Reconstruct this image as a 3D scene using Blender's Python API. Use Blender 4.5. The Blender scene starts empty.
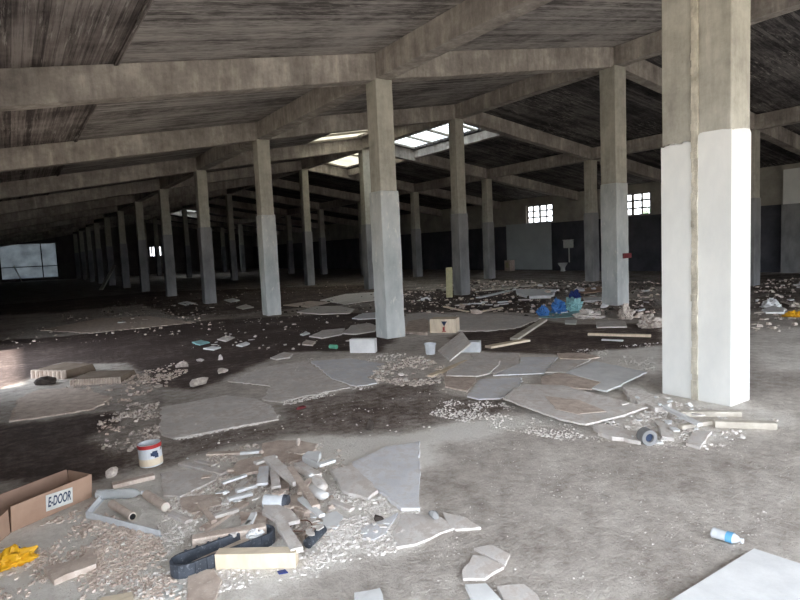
import bpy, bmesh, math, random
import numpy as np
from mathutils import Vector, Matrix
random.seed(7); rng = np.random.default_rng(3)
S = bpy.context.scene
C = S.collection

# ------------------------------------------------------------------ camera
F, PITCH, ROLL, YAW, H = 586.56, .0877, -.0455, .5826, 1.6
fw = np.array([math.sin(YAW)*math.cos(PITCH), math.cos(YAW)*math.cos(PITCH), -math.sin(PITCH)])
rt = np.array([math.cos(YAW), -math.sin(YAW), 0.]); up = np.cross(rt, fw)
cr = rt*math.cos(ROLL)+up*math.sin(ROLL); cu = -rt*math.sin(ROLL)+up*math.cos(ROLL)
cam = bpy.data.cameras.new('camera'); co = bpy.data.objects.new('camera', cam); C.objects.link(co)
m = Matrix.Identity(4)
for i in range(3):
    m[i][0] = cr[i]; m[i][1] = cu[i]; m[i][2] = -fw[i]
m[0][3], m[1][3], m[2][3] = 0, 0, H
co.matrix_world = m
cam.sensor_fit = 'HORIZONTAL'; cam.sensor_width = 36; cam.lens = F/800*36; cam.clip_start = .05; cam.clip_end = 400
S.camera = co

def fl(x, y, z=0.0):            # point of the photo that lies on the floor -> its place in the hall
    d = fw + cr*(x-400)/F - cu*(y-300)/F
    t = (z-H)/d[2]
    return Vector((d[0]*t, d[1]*t, z))
def onY(x, y, Y):
    d = fw + cr*(x-400)/F - cu*(y-300)/F
    t = Y/d[1]; return Vector((d[0]*t, Y, H+d[2]*t))
def onX(x, y, X):
    d = fw + cr*(x-400)/F - cu*(y-300)/F
    t = X/d[0]; return Vector((X, d[1]*t, H+d[2]*t))
def depth_at(p): return float(np.dot(np.array(p)-np.array([0, 0, H]), fw))

# ------------------------------------------------------------------ materials
def hexc(c): return (*[((v/255)/12.92 if v/255 <= .04045 else ((v/255+.055)/1.055)**2.4) for v in c], 1)
def new_mat(name):
    m = bpy.data.materials.new(name); m.use_nodes = True
    nt = m.node_tree; b = nt.nodes['Principled BSDF']
    b.inputs['Specular IOR Level'].default_value = .25
    return m, nt, b
def N(nt, t, **k):
    n = nt.nodes.new(t)
    for a, v in k.items(): setattr(n, a, v)
    return n
def coords(nt, scale=(1, 1, 1), obj=True):
    tc = N(nt, 'ShaderNodeTexCoord'); mp = N(nt, 'ShaderNodeMapping'); mp.inputs['Scale'].default_value = scale
    nt.links.new(tc.outputs['Object' if obj else 'Generated'], mp.inputs['Vector']); return mp.outputs[0]
def noise(nt, vec, scale, detail=6, rough=.6):
    n = N(nt, 'ShaderNodeTexNoise'); n.inputs['Scale'].default_value = scale
    n.inputs['Detail'].default_value = detail; n.inputs['Roughness'].default_value = rough
    nt.links.new(vec, n.inputs['Vector']); return n.outputs['Fac']
def ramp(nt, fac, stops):
    r = N(nt, 'ShaderNodeValToRGB'); e = r.color_ramp.elements
    while len(e) < len(stops): e.new(.5)
    for i, (p, c) in enumerate(stops):
        e[i].position = p; e[i].color = c if len(c) == 4 else (*c, 1)
    nt.links.new(fac, r.inputs['Fac']); return r.outputs['Color']
def mixc(nt, fac, a, b, mode='MIX'):
    x = N(nt, 'ShaderNodeMix', data_type='RGBA', blend_type=mode)
    for sock, v in ((x.inputs[0], fac), (x.inputs[6], a), (x.inputs[7], b)):
        if isinstance(v, bpy.types.NodeSocket): nt.links.new(v, sock)
        else: sock.default_value = v if not isinstance(v, tuple) or len(v) == 4 else (*v, 1)
    return x.outputs[2]
def math_(nt, op, a, b=0.0):
    x = N(nt, 'ShaderNodeMath', operation=op)
    for i, v in enumerate((a, b)):
        if isinstance(v, bpy.types.NodeSocket): nt.links.new(v, x.inputs[i])
        else: x.inputs[i].default_value = v
    return x.outputs[0]
def bump(nt, b, h, strength=.3, dist=.01):
    bp = N(nt, 'ShaderNodeBump'); bp.inputs['Strength'].default_value = strength; bp.inputs['Distance'].default_value = dist
    nt.links.new(h, bp.inputs['Height']); nt.links.new(bp.outputs[0], b.inputs['Normal'])
def rough_mat(name, dark, light, scale=3, bstr=.3, rough=.9, spots=None, stretch=(1, 1, 1)):
    m, nt, b = new_mat(name); v = coords(nt, stretch)
    f = noise(nt, v, scale, 8, .65)
    c = ramp(nt, f, [(.3, hexc(dark)), (.7, hexc(light))])
    if spots:
        s = ramp(nt, noise(nt, v, scale*6, 4, .7), [(.58, (0, 0, 0)), (.68, (1, 1, 1))])
        c = mixc(nt, s, c, hexc(spots))
    nt.links.new(c, b.inputs['Base Color']); b.inputs['Roughness'].default_value = rough
    bump(nt, b, noise(nt, v, scale*10, 5, .7), bstr, .01)
    return m
def boarded(name, dark, mid, light, axis, width=.14, pale=.0):
    """board-marked cast concrete; the boards run along the given axis"""
    m, nt, b = new_mat(name)
    tc = N(nt, 'ShaderNodeTexCoord'); sp = N(nt, 'ShaderNodeSeparateXYZ'); nt.links.new(tc.outputs['Object'], sp.inputs[0])
    across = {'X': 'Y', 'Y': 'X', 'Z': 'X'}[axis]
    a = sp.outputs[across]
    if axis == 'Z': a = math_(nt, 'ADD', sp.outputs['X'], sp.outputs['Y'])
    q = math_(nt, 'DIVIDE', a, width); fl_ = math_(nt, 'FLOOR', q); fr = math_(nt, 'FRACT', q)
    wn = N(nt, 'ShaderNodeTexWhiteNoise', noise_dimensions='1D'); nt.links.new(fl_, wn.inputs['W'])
    st = {'X': (.3, 16, 16), 'Y': (16, .3, 16), 'Z': (7, 7, .35)}[axis]
    mp = N(nt, 'ShaderNodeMapping'); mp.inputs['Scale'].default_value = st; nt.links.new(tc.outputs['Object'], mp.inputs[0])
    grain = noise(nt, mp.outputs[0], 1.6, 8, .7)
    blot = noise(nt, tc.outputs['Object'], .8, 6, .65)
    f = math_(nt, 'ADD', math_(nt, 'MULTIPLY', grain, .5), math_(nt, 'MULTIPLY', blot, .5))
    f = math_(nt, 'ADD', f, math_(nt, 'MULTIPLY', math_(nt, 'SUBTRACT', wn.outputs['Value'], .5), .12))
    c = ramp(nt, f, [(.40, hexc([v*.82 for v in dark])), (.5, hexc(mid)), (.60, hexc(light))])
    gap = ramp(nt, fr, [(0, (1, 1, 1)), (.05, (0, 0, 0)), (.95, (0, 0, 0)), (1, (1, 1, 1))])
    c = mixc(nt, math_(nt, 'MULTIPLY', gap, .6), c, hexc([v*.6 for v in dark]))
    if pale:
        mp2 = N(nt, 'ShaderNodeMapping'); mp2.inputs['Scale'].default_value = {'X': (.5, 9, 9), 'Y': (9, .5, 9), 'Z': (9, 9, .5)}[axis]
        nt.links.new(tc.outputs['Object'], mp2.inputs[0])
        s = ramp(nt, noise(nt, mp2.outputs[0], 2.3, 6, .75), [(.54, (0, 0, 0)), (.64, (1, 1, 1))])
        s2 = ramp(nt, noise(nt, tc.outputs['Object'], .6, 3, .5), [(.44, (0, 0, 0)), (.56, (1, 1, 1))])
        c = mixc(nt, math_(nt, 'MULTIPLY', math_(nt, 'MULTIPLY', s, s2), pale), c, hexc((190, 186, 180)))
    nt.links.new(c, b.inputs['Base Color']); b.inputs['Roughness'].default_value = .92
    h = math_(nt, 'SUBTRACT', math_(nt, 'ADD', grain, math_(nt, 'MULTIPLY', wn.outputs['Value'], .5)), gap)
    bump(nt, b, h, .5, .012)
    return m
def plain(name, col, rough=.6, metal=0.0, spec=.3):
    m, nt, b = new_mat(name); v = coords(nt)
    c = ramp(nt, noise(nt, v, 14, 5, .6), [(.3, hexc([q*.88 for q in col])), (.7, hexc(col))])
    nt.links.new(c, b.inputs['Base Color']); b.inputs['Roughness'].default_value = rough
    b.inputs['Metallic'].default_value = metal; b.inputs['Specular IOR Level'].default_value = spec
    return m

M = {}
M['ceil_x'] = boarded('roof_boards_across', (118, 112, 111), (154, 149, 147), (188, 183, 180), 'X', .10, 1.0)
M['ceil_xd'] = boarded('roof_boards_darker', (58, 56, 58), (84, 81, 82), (124, 120, 120), 'X', .09, .8)  # darker tone for the slope beyond the ridge
M['ceil_y'] = boarded('roof_boards_along', (90, 83, 82), (124, 116, 114), (164, 156, 152), 'Y', .11, .8)
def cast(name, dark, mid, light, drip=.5):
    m, nt, b = new_mat(name); tc = N(nt, 'ShaderNodeTexCoord'); v = tc.outputs['Object']
    mp = N(nt, 'ShaderNodeMapping'); mp.inputs['Scale'].default_value = (2.2, 2.2, .35); nt.links.new(v, mp.inputs[0])
    n1 = noise(nt, v, .9, 9, .7); n2 = noise(nt, mp.outputs[0], 2.4, 6, .7); n3 = noise(nt, v, 8, 6, .7)
    f = math_(nt, 'ADD', math_(nt, 'MULTIPLY', n1, .5), math_(nt, 'ADD', math_(nt, 'MULTIPLY', n2, .32), math_(nt, 'MULTIPLY', n3, .18)))
    c = ramp(nt, f, [(.36, hexc(dark)), (.5, hexc(mid)), (.64, hexc(light))])
    d = ramp(nt, n2, [(.60, (0, 0, 0)), (.70, (1, 1, 1))]); c = mixc(nt, math_(nt, 'MULTIPLY', d, drip), c, hexc((214, 206, 194)))
    nt.links.new(c, b.inputs['Base Color']); b.inputs['Roughness'].default_value = .93
    bump(nt, b, math_(nt, 'ADD', n3, noise(nt, v, 40, 3, .6)), .5, .01); return m
M['beam'] = boarded('beam_concrete', (136, 129, 120), (172, 165, 155), (208, 202, 192), 'X', .6, .5)
M['beam_y'] = boarded('beam_concrete_long', (136, 129, 120), (172, 165, 155), (208, 202, 192), 'Y', .6, .5)
M['col'] = boarded('column_concrete', (142, 139, 130), (184, 181, 170), (212, 209, 198), 'Z', .11, .2)
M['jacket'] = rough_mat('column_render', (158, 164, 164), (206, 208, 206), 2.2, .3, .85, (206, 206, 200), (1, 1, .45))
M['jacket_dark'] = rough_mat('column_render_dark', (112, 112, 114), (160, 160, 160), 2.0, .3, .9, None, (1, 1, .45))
M['white_paint'] = rough_mat('white_limewash', (216, 218, 216), (240, 240, 236), 1.6, .12, .7, None, (1, 1, .5))
M['joint'] = rough_mat('joint_filler', (158, 152, 138), (236, 230, 214), 9, .8, .95, None, (1, 1, .5))
M['plaster_wall'] = rough_mat('upper_wall_plaster', (140, 136, 128), (184, 180, 170), 1.2, .2)
M['dark_wall'] = rough_mat('sooty_lower_wall', (62, 64, 70), (92, 92, 98), 1.0, .2)
M['grey_wall'] = rough_mat('grey_wall', (96, 90, 88), (130, 124, 120), .8, .2)
M['panel'] = rough_mat('white_wall_panel', (176, 184, 186), (200, 208, 208), .7, .05)
M['white'] = plain('white_enamel', (214, 216, 212), .35)
def dusty(name, base, light, dirt, amt=.6):
    m, nt, b = new_mat(name); v = coords(nt)
    n1 = noise(nt, v, 3.2, 9, .72); n2 = noise(nt, v, 13, 7, .75); n3 = noise(nt, v, 60, 3, .7)
    c = ramp(nt, n1, [(.42, hexc(base)), (.58, hexc(light))])
    d = ramp(nt, math_(nt, 'ADD', math_(nt, 'MULTIPLY', n1, .4), math_(nt, 'MULTIPLY', n2, .6)), [(.47, (0, 0, 0)), (.56, (1, 1, 1))])
    c = mixc(nt, math_(nt, 'MULTIPLY', d, amt), c, hexc(dirt))
    w = ramp(nt, n3, [(.6, (0, 0, 0)), (.7, (1, 1, 1))]); c = mixc(nt, math_(nt, 'MULTIPLY', w, .5), c, hexc((226, 220, 212)))
    nt.links.new(c, b.inputs['Base Color']); b.inputs['Roughness'].default_value = .93
    bump(nt, b, math_(nt, 'ADD', n2, n3), .4, .008); return m
M['board'] = rough_mat('plasterboard_grey', (186, 182, 177), (220, 216, 211), 5, .25, .92, (222, 220, 216))
M['board_w'] = rough_mat('plasterboard_white', (208, 209, 210), (234, 235, 235), 4, .2, .9)
M['board_b'] = rough_mat('plasterboard_blue_grey', (190, 192, 196), (218, 220, 223), 4, .2, .9)
M['board'] = dusty('dusty_plasterboard', (202, 197, 193), (230, 226, 222), (182, 169, 159), .6)
M['board_b'] = dusty('dusty_blue_grey_board', (208, 209, 213), (230, 231, 234), (190, 182, 175), .45)
M['tan'] = rough_mat('fibreboard_tan', (172, 154, 142), (220, 206, 194), 9, .3, .92, (218, 210, 200))
M['wood'] = rough_mat('raw_pine', (204, 188, 164), (234, 220, 198), 4, .2, .8, None, (1, 6, 1))
M['oldwood'] = rough_mat('dusty_wood', (176, 168, 156), (214, 208, 196), 6, .3, .9, None)
M['card'] = rough_mat('brown_cardboard', (152, 124, 106), (178, 150, 130), 3, .1, .85)
M['card_in'] = rough_mat('cardboard_inside', (128, 104, 90), (152, 126, 110), 3, .1, .85)
M['rubber'] = rough_mat('dark_grey_plastic', (44, 48, 54), (84, 90, 100), 9, .15, .5, (120, 124, 130))
M['dirtwhite'] = rough_mat('dusty_white_plastic', (186, 190, 194), (222, 226, 230), 6, .1, .5)
M['mortar'] = rough_mat('broken_mortar', (158, 144, 134), (226, 217, 208), 20, .6, .95, (216, 210, 202))
M['chalk'] = rough_mat('broken_plaster_white', (192, 182, 174), (244, 241, 237), 26, .5, .95)
M['darkrub'] = rough_mat('dark_scrap', (52, 46, 44), (92, 84, 78), 8, .6, .95)
M['foam'] = rough_mat('old_foam_mat', (104, 90, 78), (136, 122, 108), 4, .4, .95)
M['yellow'] = plain('yellow_plastic', (226, 172, 40), .45)
M['yellow_wood'] = plain('yellowed_board', (196, 190, 152), .8)
M['red'] = plain('red_paint', (170, 50, 50), .5)
M['darkred'] = plain('dull_red_plate', (110, 46, 50), .6)
M['blue'] = plain('blue_plastic_film', (70, 122, 186), .4)
M['navy'] = plain('dark_blue_plastic', (44, 62, 128), .5)
M['lblue'] = plain('light_blue_label', (110, 180, 226), .5)
M['cyan'] = plain('pale_cyan_sheet', (150, 196, 200), .6)
M['green'] = plain('pale_green_can', (110, 190, 160), .4)
M['ink'] = plain('blue_black_ink', (52, 66, 92), .7)
M['black'] = plain('flat_black', (20, 20, 22), .8)  # shade inside hollow ends, also the gate frame
M['metal'] = plain('dull_steel', (150, 152, 154), .45, .8)
M['frame'] = plain('window_frame_paint', (150, 144, 134), .6)
M['rust'] = rough_mat('rusty_wire', (70, 44, 34), (104, 70, 54), 20, .3)
M['leaf'] = rough_mat('leaves', (50, 86, 40), (96, 130, 66), 6, .3)
M['ground_out'] = rough_mat('yard_ground', (140, 130, 114), (176, 166, 150), .5, .2)

def translucent(name, col, transp, dif=.5, boost=1.0):
    m = bpy.data.materials.new(name); m.use_nodes = True; nt = m.node_tree
    for n in list(nt.nodes): nt.nodes.remove(n)
    out = N(nt, 'ShaderNodeOutputMaterial'); tr = N(nt, 'ShaderNodeBsdfTransparent'); tl = N(nt, 'ShaderNodeBsdfTranslucent')
    df = N(nt, 'ShaderNodeBsdfDiffuse'); a = N(nt, 'ShaderNodeMixShader'); b = N(nt, 'ShaderNodeMixShader')
    tc = N(nt, 'ShaderNodeTexCoord'); f = noise(nt, tc.outputs['Object'], 1.2, 5, .6)
    c = ramp(nt, f, [(.3, hexc([v*.8 for v in col])), (.7, hexc(col))])
    nt.links.new(c, tl.inputs[0]); nt.links.new(c, df.inputs[0])
    a.inputs[0].default_value = dif; nt.links.new(tl.outputs[0], a.inputs[1]); nt.links.new(df.outputs[0], a.inputs[2])
    b.inputs[0].default_value = transp; nt.links.new(a.outputs[0], b.inputs[1]); nt.links.new(tr.outputs[0], b.inputs[2])
    nt.links.new(b.outputs[0], out.inputs[0]); return m
M['glass'] = translucent('clear_window_glass', (230, 235, 235), .8)
M['skyglass'] = translucent('dusty_roof_glass', (220, 225, 225), .12, .35)
M['cream'] = translucent('cream_roof_sheet', (206, 202, 190), .0, .35)
M['gatesheet'] = translucent('milky_gate_sheet', (176, 182, 186), .0, .6)
def bottle_mat():
    m, nt, b = new_mat('clear_bottle_plastic')
    b.inputs['Base Color'].default_value = (.6, .64, .66, 1); b.inputs['Roughness'].default_value = .18
    b.inputs['Alpha'].default_value = .38; return m
M['pet'] = bottle_mat()

M['beam'] = cast('beam_concrete_cast', (108, 102, 99), (158, 151, 145), (204, 198, 190), .4)
M['beam_y'] = M['beam']
M['col'] = cast('column_concrete_cast', (132, 129, 121), (172, 169, 158), (202, 199, 188), .25)
# ------------------------------------------------------------------ mesh helpers
class MB:
    def __init__(s): s.v = []; s.f = []
    def add(s, vs, fs):
        o = len(s.v); s.v += [tuple(v) for v in vs]; s.f += [tuple(i+o for i in f) for f in fs]
    def box(s, x0, x1, y0, y1, z0, z1):
        s.add([(x, y, z) for z in (z0, z1) for y in (y0, y1) for x in (x0, x1)],
              [(0, 2, 3, 1), (4, 5, 7, 6), (0, 1, 5, 4), (2, 6, 7, 3), (0, 4, 6, 2), (1, 3, 7, 5)])
    def hexa(s, b, t):      # bottom ring, top ring (4 each or n each)
        n = len(b)
        s.add(list(b)+list(t), [tuple(range(n-1, -1, -1)), tuple(range(n, 2*n))]+[(i, (i+1) % n, n+(i+1) % n, n+i) for i in range(n)])
    def bar(s, p, q, w, h, upv=(0, 0, 1)):
        p, q = Vector(p), Vector(q); d = (q-p).normalized(); sd = d.cross(Vector(upv)).normalized()*w/2; u = sd.cross(d).normalized()*h/2
        ring = lambda c: [c-sd-u, c+sd-u, c+sd+u, c-sd+u]
        s.hexa(ring(p), ring(q))
    def tube(s, p, q, r, r2=None, n=16, caps=True):
        p, q = Vector(p), Vector(q); r2 = r if r2 is None else r2; d = (q-p).normalized()
        a = d.cross(Vector((0, 0, 1)) if abs(d.z) < .95 else Vector((1, 0, 0))).normalized(); b = d.cross(a)
        R = lambda c, rr: [c+(a*math.cos(2*math.pi*i/n)+b*math.sin(2*math.pi*i/n))*rr for i in range(n)]
        fs = [(i, (i+1) % n, n+(i+1) % n, n+i) for i in range(n)]
        if caps: fs += [tuple(range(n-1, -1, -1)), tuple(range(n, 2*n))]
        s.add(R(p, r)+R(q, r2), fs)
    def lathe(s, p, q, prof, n=20):    # prof: (t along, radius)
        p, q = Vector(p), Vector(q); d = (q-p).normalized(); L = (q-p)
        a = d.cross(Vector((0, 0, 1)) if abs(d.z) < .95 else Vector((1, 0, 0))).normalized(); b = d.cross(a)
        vs = []; fs = []
        for t, r in prof:
            vs += [p+L*t+(a*math.cos(2*math.pi*i/n)+b*math.sin(2*math.pi*i/n))*r for i in range(n)]
        for k in range(len(prof)-1):
            fs += [(k*n+i, k*n+(i+1) % n, (k+1)*n+(i+1) % n, (k+1)*n+i) for i in range(n)]
        s.add(vs, fs)
    def build(s, name, mat, parent=None, bevel=0, smooth=False, origin=True):
        me = bpy.data.meshes.new(name); vs = np.array(s.v, float)
        o = bpy.data.objects.new(name, me); C.objects.link(o)
        off = Vector((0, 0, 0))
        if parent is not None: off = parent.matrix_world.translation if False else parent.location
        elif origin:
            off = Vector((float((vs[:, 0].min()+vs[:, 0].max())/2), float((vs[:, 1].min()+vs[:, 1].max())/2), float(vs[:, 2].min())))
            o.location = off
        me.from_pydata([tuple(Vector(v)-off) for v in s.v], [], s.f)
        bm = bmesh.new(); bm.from_mesh(me); bmesh.ops.recalc_face_normals(bm, faces=bm.faces); bm.to_mesh(me); bm.free()
        me.materials.append(mat)
        if smooth:
            for p in me.polygons: p.use_smooth = True
        if bevel:
            md = o.modifiers.new('bevel', 'BEVEL'); md.width = bevel; md.segments = 2; md.limit_method = 'ANGLE'
        if parent is not None: o.parent = parent
        return o
def tag(o, label=None, cat=None, group=None, kind=None):
    if label: o['label'] = label
    if cat: o['category'] = cat
    if group: o['group'] = group
    if kind: o['kind'] = kind
    return o
def empty(name, loc, label, cat, group=None):
    o = bpy.data.objects.new(name, None); C.objects.link(o); o.location = loc; o.empty_display_size = .1
    return tag(o, label, cat, group)
def sub(o, parent, child_of_child=True):      # sub-part: keep it where it stands
    return o

# ------------------------------------------------------------------ hall dimensions
XA, XB, XC, XD = 5.67, 12.18, 18.69, 24.9
Y0, SY = 8.97, 5.829
ZA, ZB, ZC = 4.535, 5.587, 4.60
SL = (ZB-ZA)/(XB-XA); SR = (ZB-ZC)/(XC-XB)
BD = .45                                   # beam depth
XL = -0.9; YR = -2.4; YE = 70.0
SLL = .174
def zbot(X): return ZA+(X-XA)*(SLL if X < XA else SL) if X <= XB else ZB-(X-XB)*SR
def zroof(X): return zbot(X)+BD
rows = [Y0+SY*n for n in range(-1, 11)]
rows[0] = 3.12
fr_y = [YR+.2]+rows

# floor -----------------------------------------------------------------
def floor_tones():  # damp, dirt and dust outlines; values also hold part of the light and shade
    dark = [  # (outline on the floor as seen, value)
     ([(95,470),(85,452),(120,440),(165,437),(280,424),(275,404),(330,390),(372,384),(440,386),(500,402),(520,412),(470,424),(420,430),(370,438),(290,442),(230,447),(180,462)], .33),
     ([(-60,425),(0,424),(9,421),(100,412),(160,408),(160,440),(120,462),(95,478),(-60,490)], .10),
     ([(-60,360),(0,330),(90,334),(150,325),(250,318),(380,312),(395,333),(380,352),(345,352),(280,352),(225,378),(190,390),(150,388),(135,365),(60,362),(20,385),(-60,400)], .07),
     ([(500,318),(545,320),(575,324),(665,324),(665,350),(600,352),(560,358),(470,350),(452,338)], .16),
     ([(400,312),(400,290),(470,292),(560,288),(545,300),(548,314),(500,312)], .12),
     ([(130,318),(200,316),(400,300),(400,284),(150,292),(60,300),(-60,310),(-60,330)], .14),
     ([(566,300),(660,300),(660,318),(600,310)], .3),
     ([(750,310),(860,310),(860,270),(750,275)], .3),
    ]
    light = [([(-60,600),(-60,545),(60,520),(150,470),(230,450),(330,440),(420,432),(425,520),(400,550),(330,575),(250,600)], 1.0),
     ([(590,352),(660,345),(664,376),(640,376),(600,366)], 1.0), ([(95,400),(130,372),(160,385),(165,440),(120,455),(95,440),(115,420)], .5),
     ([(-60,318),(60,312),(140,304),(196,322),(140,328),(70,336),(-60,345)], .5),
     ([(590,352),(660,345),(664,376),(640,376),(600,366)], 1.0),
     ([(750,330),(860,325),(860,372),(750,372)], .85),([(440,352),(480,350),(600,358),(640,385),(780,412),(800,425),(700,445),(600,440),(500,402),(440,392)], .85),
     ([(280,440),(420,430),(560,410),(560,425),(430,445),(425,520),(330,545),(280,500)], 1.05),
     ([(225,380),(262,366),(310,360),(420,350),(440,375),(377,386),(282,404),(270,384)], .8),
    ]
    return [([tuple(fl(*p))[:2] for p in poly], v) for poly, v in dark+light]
def inpoly(X, Y, poly):
    ins = np.zeros(X.shape, bool); n = len(poly); j = n-1
    for i in range(n):
        xi, yi = poly[i]; xj, yj = poly[j]
        if yi != yj: ins ^= ((yi > Y) != (yj > Y)) & (X < (xj-xi)*(Y-yi)/(yj-yi)+xi)
        j = i
    return ins
def build_floor():
    xs = np.concatenate([np.arange(XL-.1, 10, .07), np.arange(10, 25.4, .2)])
    ys = np.concatenate([np.arange(YR-3, .8, .3), np.arange(.8, 16, .07), np.arange(16, YE+.5, .35)])
    X, Y = np.meshgrid(xs, ys)
    wob = lambda s, a: a*(np.sin(X*s+1.3*np.sin(Y*s*.7))+np.sin(Y*s*1.3+1.7*np.sin(X*s*.9)+2))
    Xw = X+wob(3.1, .04)+wob(9, .02); Yw = Y+wob(2.7, .05)+wob(8, .025)
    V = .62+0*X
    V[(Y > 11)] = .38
    for poly, v in floor_tones():
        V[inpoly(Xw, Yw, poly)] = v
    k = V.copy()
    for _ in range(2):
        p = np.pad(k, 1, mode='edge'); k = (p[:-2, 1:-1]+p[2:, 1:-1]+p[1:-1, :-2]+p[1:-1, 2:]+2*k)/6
    Z = 0.004*(np.sin(X*2.3+Y)*np.cos(Y*1.9))
    ny, nx = X.shape
    me = bpy.data.meshes.new('floor')
    idx = np.arange(nx*ny).reshape(ny, nx)
    faces = np.stack([idx[:-1, :-1], idx[:-1, 1:], idx[1:, 1:], idx[1:, :-1]], -1).reshape(-1, 4)
    me.from_pydata(np.stack([X, Y, Z*0], -1).reshape(-1, 3).tolist(), [], faces.tolist())
    at = me.attributes.new('dust', 'FLOAT', 'POINT'); at.data.foreach_set('value', k.reshape(-1).astype(np.float32))  # floor tone: dirt and dust with some light and shade painted in
    o = bpy.data.objects.new('floor', me); C.objects.link(o); tag(o, kind='structure')
    m, nt, b = new_mat('dusty_concrete_floor')
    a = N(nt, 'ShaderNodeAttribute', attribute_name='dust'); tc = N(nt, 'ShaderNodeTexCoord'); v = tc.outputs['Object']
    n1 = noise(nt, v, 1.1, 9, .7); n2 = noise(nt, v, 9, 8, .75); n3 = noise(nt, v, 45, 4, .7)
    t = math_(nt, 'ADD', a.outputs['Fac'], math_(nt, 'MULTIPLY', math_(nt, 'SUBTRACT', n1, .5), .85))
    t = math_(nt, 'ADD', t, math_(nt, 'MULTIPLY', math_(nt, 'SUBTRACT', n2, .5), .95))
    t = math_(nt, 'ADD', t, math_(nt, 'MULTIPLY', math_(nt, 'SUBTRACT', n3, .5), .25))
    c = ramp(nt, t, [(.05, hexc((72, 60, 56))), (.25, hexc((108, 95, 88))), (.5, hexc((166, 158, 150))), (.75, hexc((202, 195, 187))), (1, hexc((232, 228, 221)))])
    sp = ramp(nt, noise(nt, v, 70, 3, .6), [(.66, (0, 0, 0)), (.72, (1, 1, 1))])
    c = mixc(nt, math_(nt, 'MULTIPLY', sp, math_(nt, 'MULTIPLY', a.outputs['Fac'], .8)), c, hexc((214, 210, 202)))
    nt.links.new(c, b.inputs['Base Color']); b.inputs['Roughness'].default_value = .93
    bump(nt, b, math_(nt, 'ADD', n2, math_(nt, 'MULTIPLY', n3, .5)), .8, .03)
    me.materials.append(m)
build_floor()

# ceiling ---------------------------------------------------------------
def roof_piece(name, X0, X1, Ya, Yb, mat, holes=()):
    """sloping slab between X0..X1 with rectangular holes (x0,x1,y0,y1)"""
    mb = MB(); xs = sorted({X0, X1, *([XA] if X0 < XA < X1 else []), *[h[0] for h in holes], *[h[1] for h in holes]}); ys = sorted({Ya, Yb, *[h[2] for h in holes], *[h[3] for h in holes]})
    for i in range(len(xs)-1):
        for j in range(len(ys)-1):
            cx, cy = (xs[i]+xs[i+1])/2, (ys[j]+ys[j+1])/2
            if any(h[0] < cx < h[1] and h[2] < cy < h[3] for h in holes): continue
            q = lambda x, y, d: (x, y, zroof(x)+d)
            a, b, c, d = xs[i], xs[i+1], ys[j], ys[j+1]
            mb.hexa([q(a, c, 0), q(b, c, 0), q(b, d, 0), q(a, d, 0)], [q(a, c, .16), q(b, c, .16), q(b, d, .16), q(a, d, .16)])
    return tag(mb.build(name, mat, origin=False), kind='structure')
sky_r = [(12.45, 14.45, Y0+SY*a+.25, Y0+SY*(a+1)-.25) for a in (1, 2, 7)]
sky_l = [(9.5, 11.7, Y0+SY*1+2.7, Y0+SY*2-.3)]
roof_piece('ceiling', XL-.3, 1.42, YR, YE+.3, M['ceil_y'])
roof_piece('ceiling', 1.42, XB, YR, YE+.3, M['ceil_x'], sky_l)
roof_piece('ceiling', XB, XD+.3, YR, YE+.3, M['ceil_xd'], sky_r)
for k, (x0, x1, y0, y1) in enumerate(sky_r+sky_l):
    cream = k in (1, 3)
    g = MB(); q = lambda x, y, d: (x, y, zroof(x)+d)
    g.hexa([q(x0, y0, .08), q(x1, y0, .08), q(x1, y1, .08), q(x0, y1, .08)], [q(x0, y0, .09), q(x1, y0, .09), q(x1, y1, .09), q(x0, y1, .09)])
    o = tag(g.build('window_%d' % (10+k), M['cream' if cream else 'skyglass'], origin=False), kind='structure')
    fr = MB()
    n = 4 if not cream else 2
    for i in range(n+1):
        y = y0+(y1-y0)*i/n; yy = min(max(y, y0+.05), y1-.05)
        fr.hexa([q(x0, yy-.035, .0), q(x1, yy-.035, .0), q(x1, yy+.035, .0), q(x0, yy+.035, .0)], [q(x0, yy-.035, .07), q(x1, yy-.035, .07), q(x1, yy+.035, .07), q(x0, yy+.035, .07)])
    if not cream:
        for i in range(1, 24):
            y = y0+(y1-y0)*i/24
            fr.hexa([q(x0, y-.006, .05), q(x1, y-.006, .05), q(x1, y+.006, .05), q(x0, y+.006, .05)], [q(x0, y-.006, .07), q(x1, y-.006, .07), q(x1, y+.006, .07), q(x0, y+.006, .07)])
    fr.build('window_frame', M['frame'], o)
# joint strip in the roof where the board direction changes
j = MB()
for a in range(len(rows)-1):
    j.hexa([(1.39, rows[a], zroof(1.39)-.03), (1.45, rows[a], zroof(1.45)-.03), (1.45, rows[a+1], zroof(1.45)-.03), (1.39, rows[a+1], zroof(1.39)-.03)],
           [(1.39, rows[a], zroof(1.39)), (1.45, rows[a], zroof(1.45)), (1.45, rows[a+1], zroof(1.45)), (1.39, rows[a+1], zroof(1.39))])
tag(j.build('trim_1', M['ceil_y'], origin=False), kind='structure')

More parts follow.
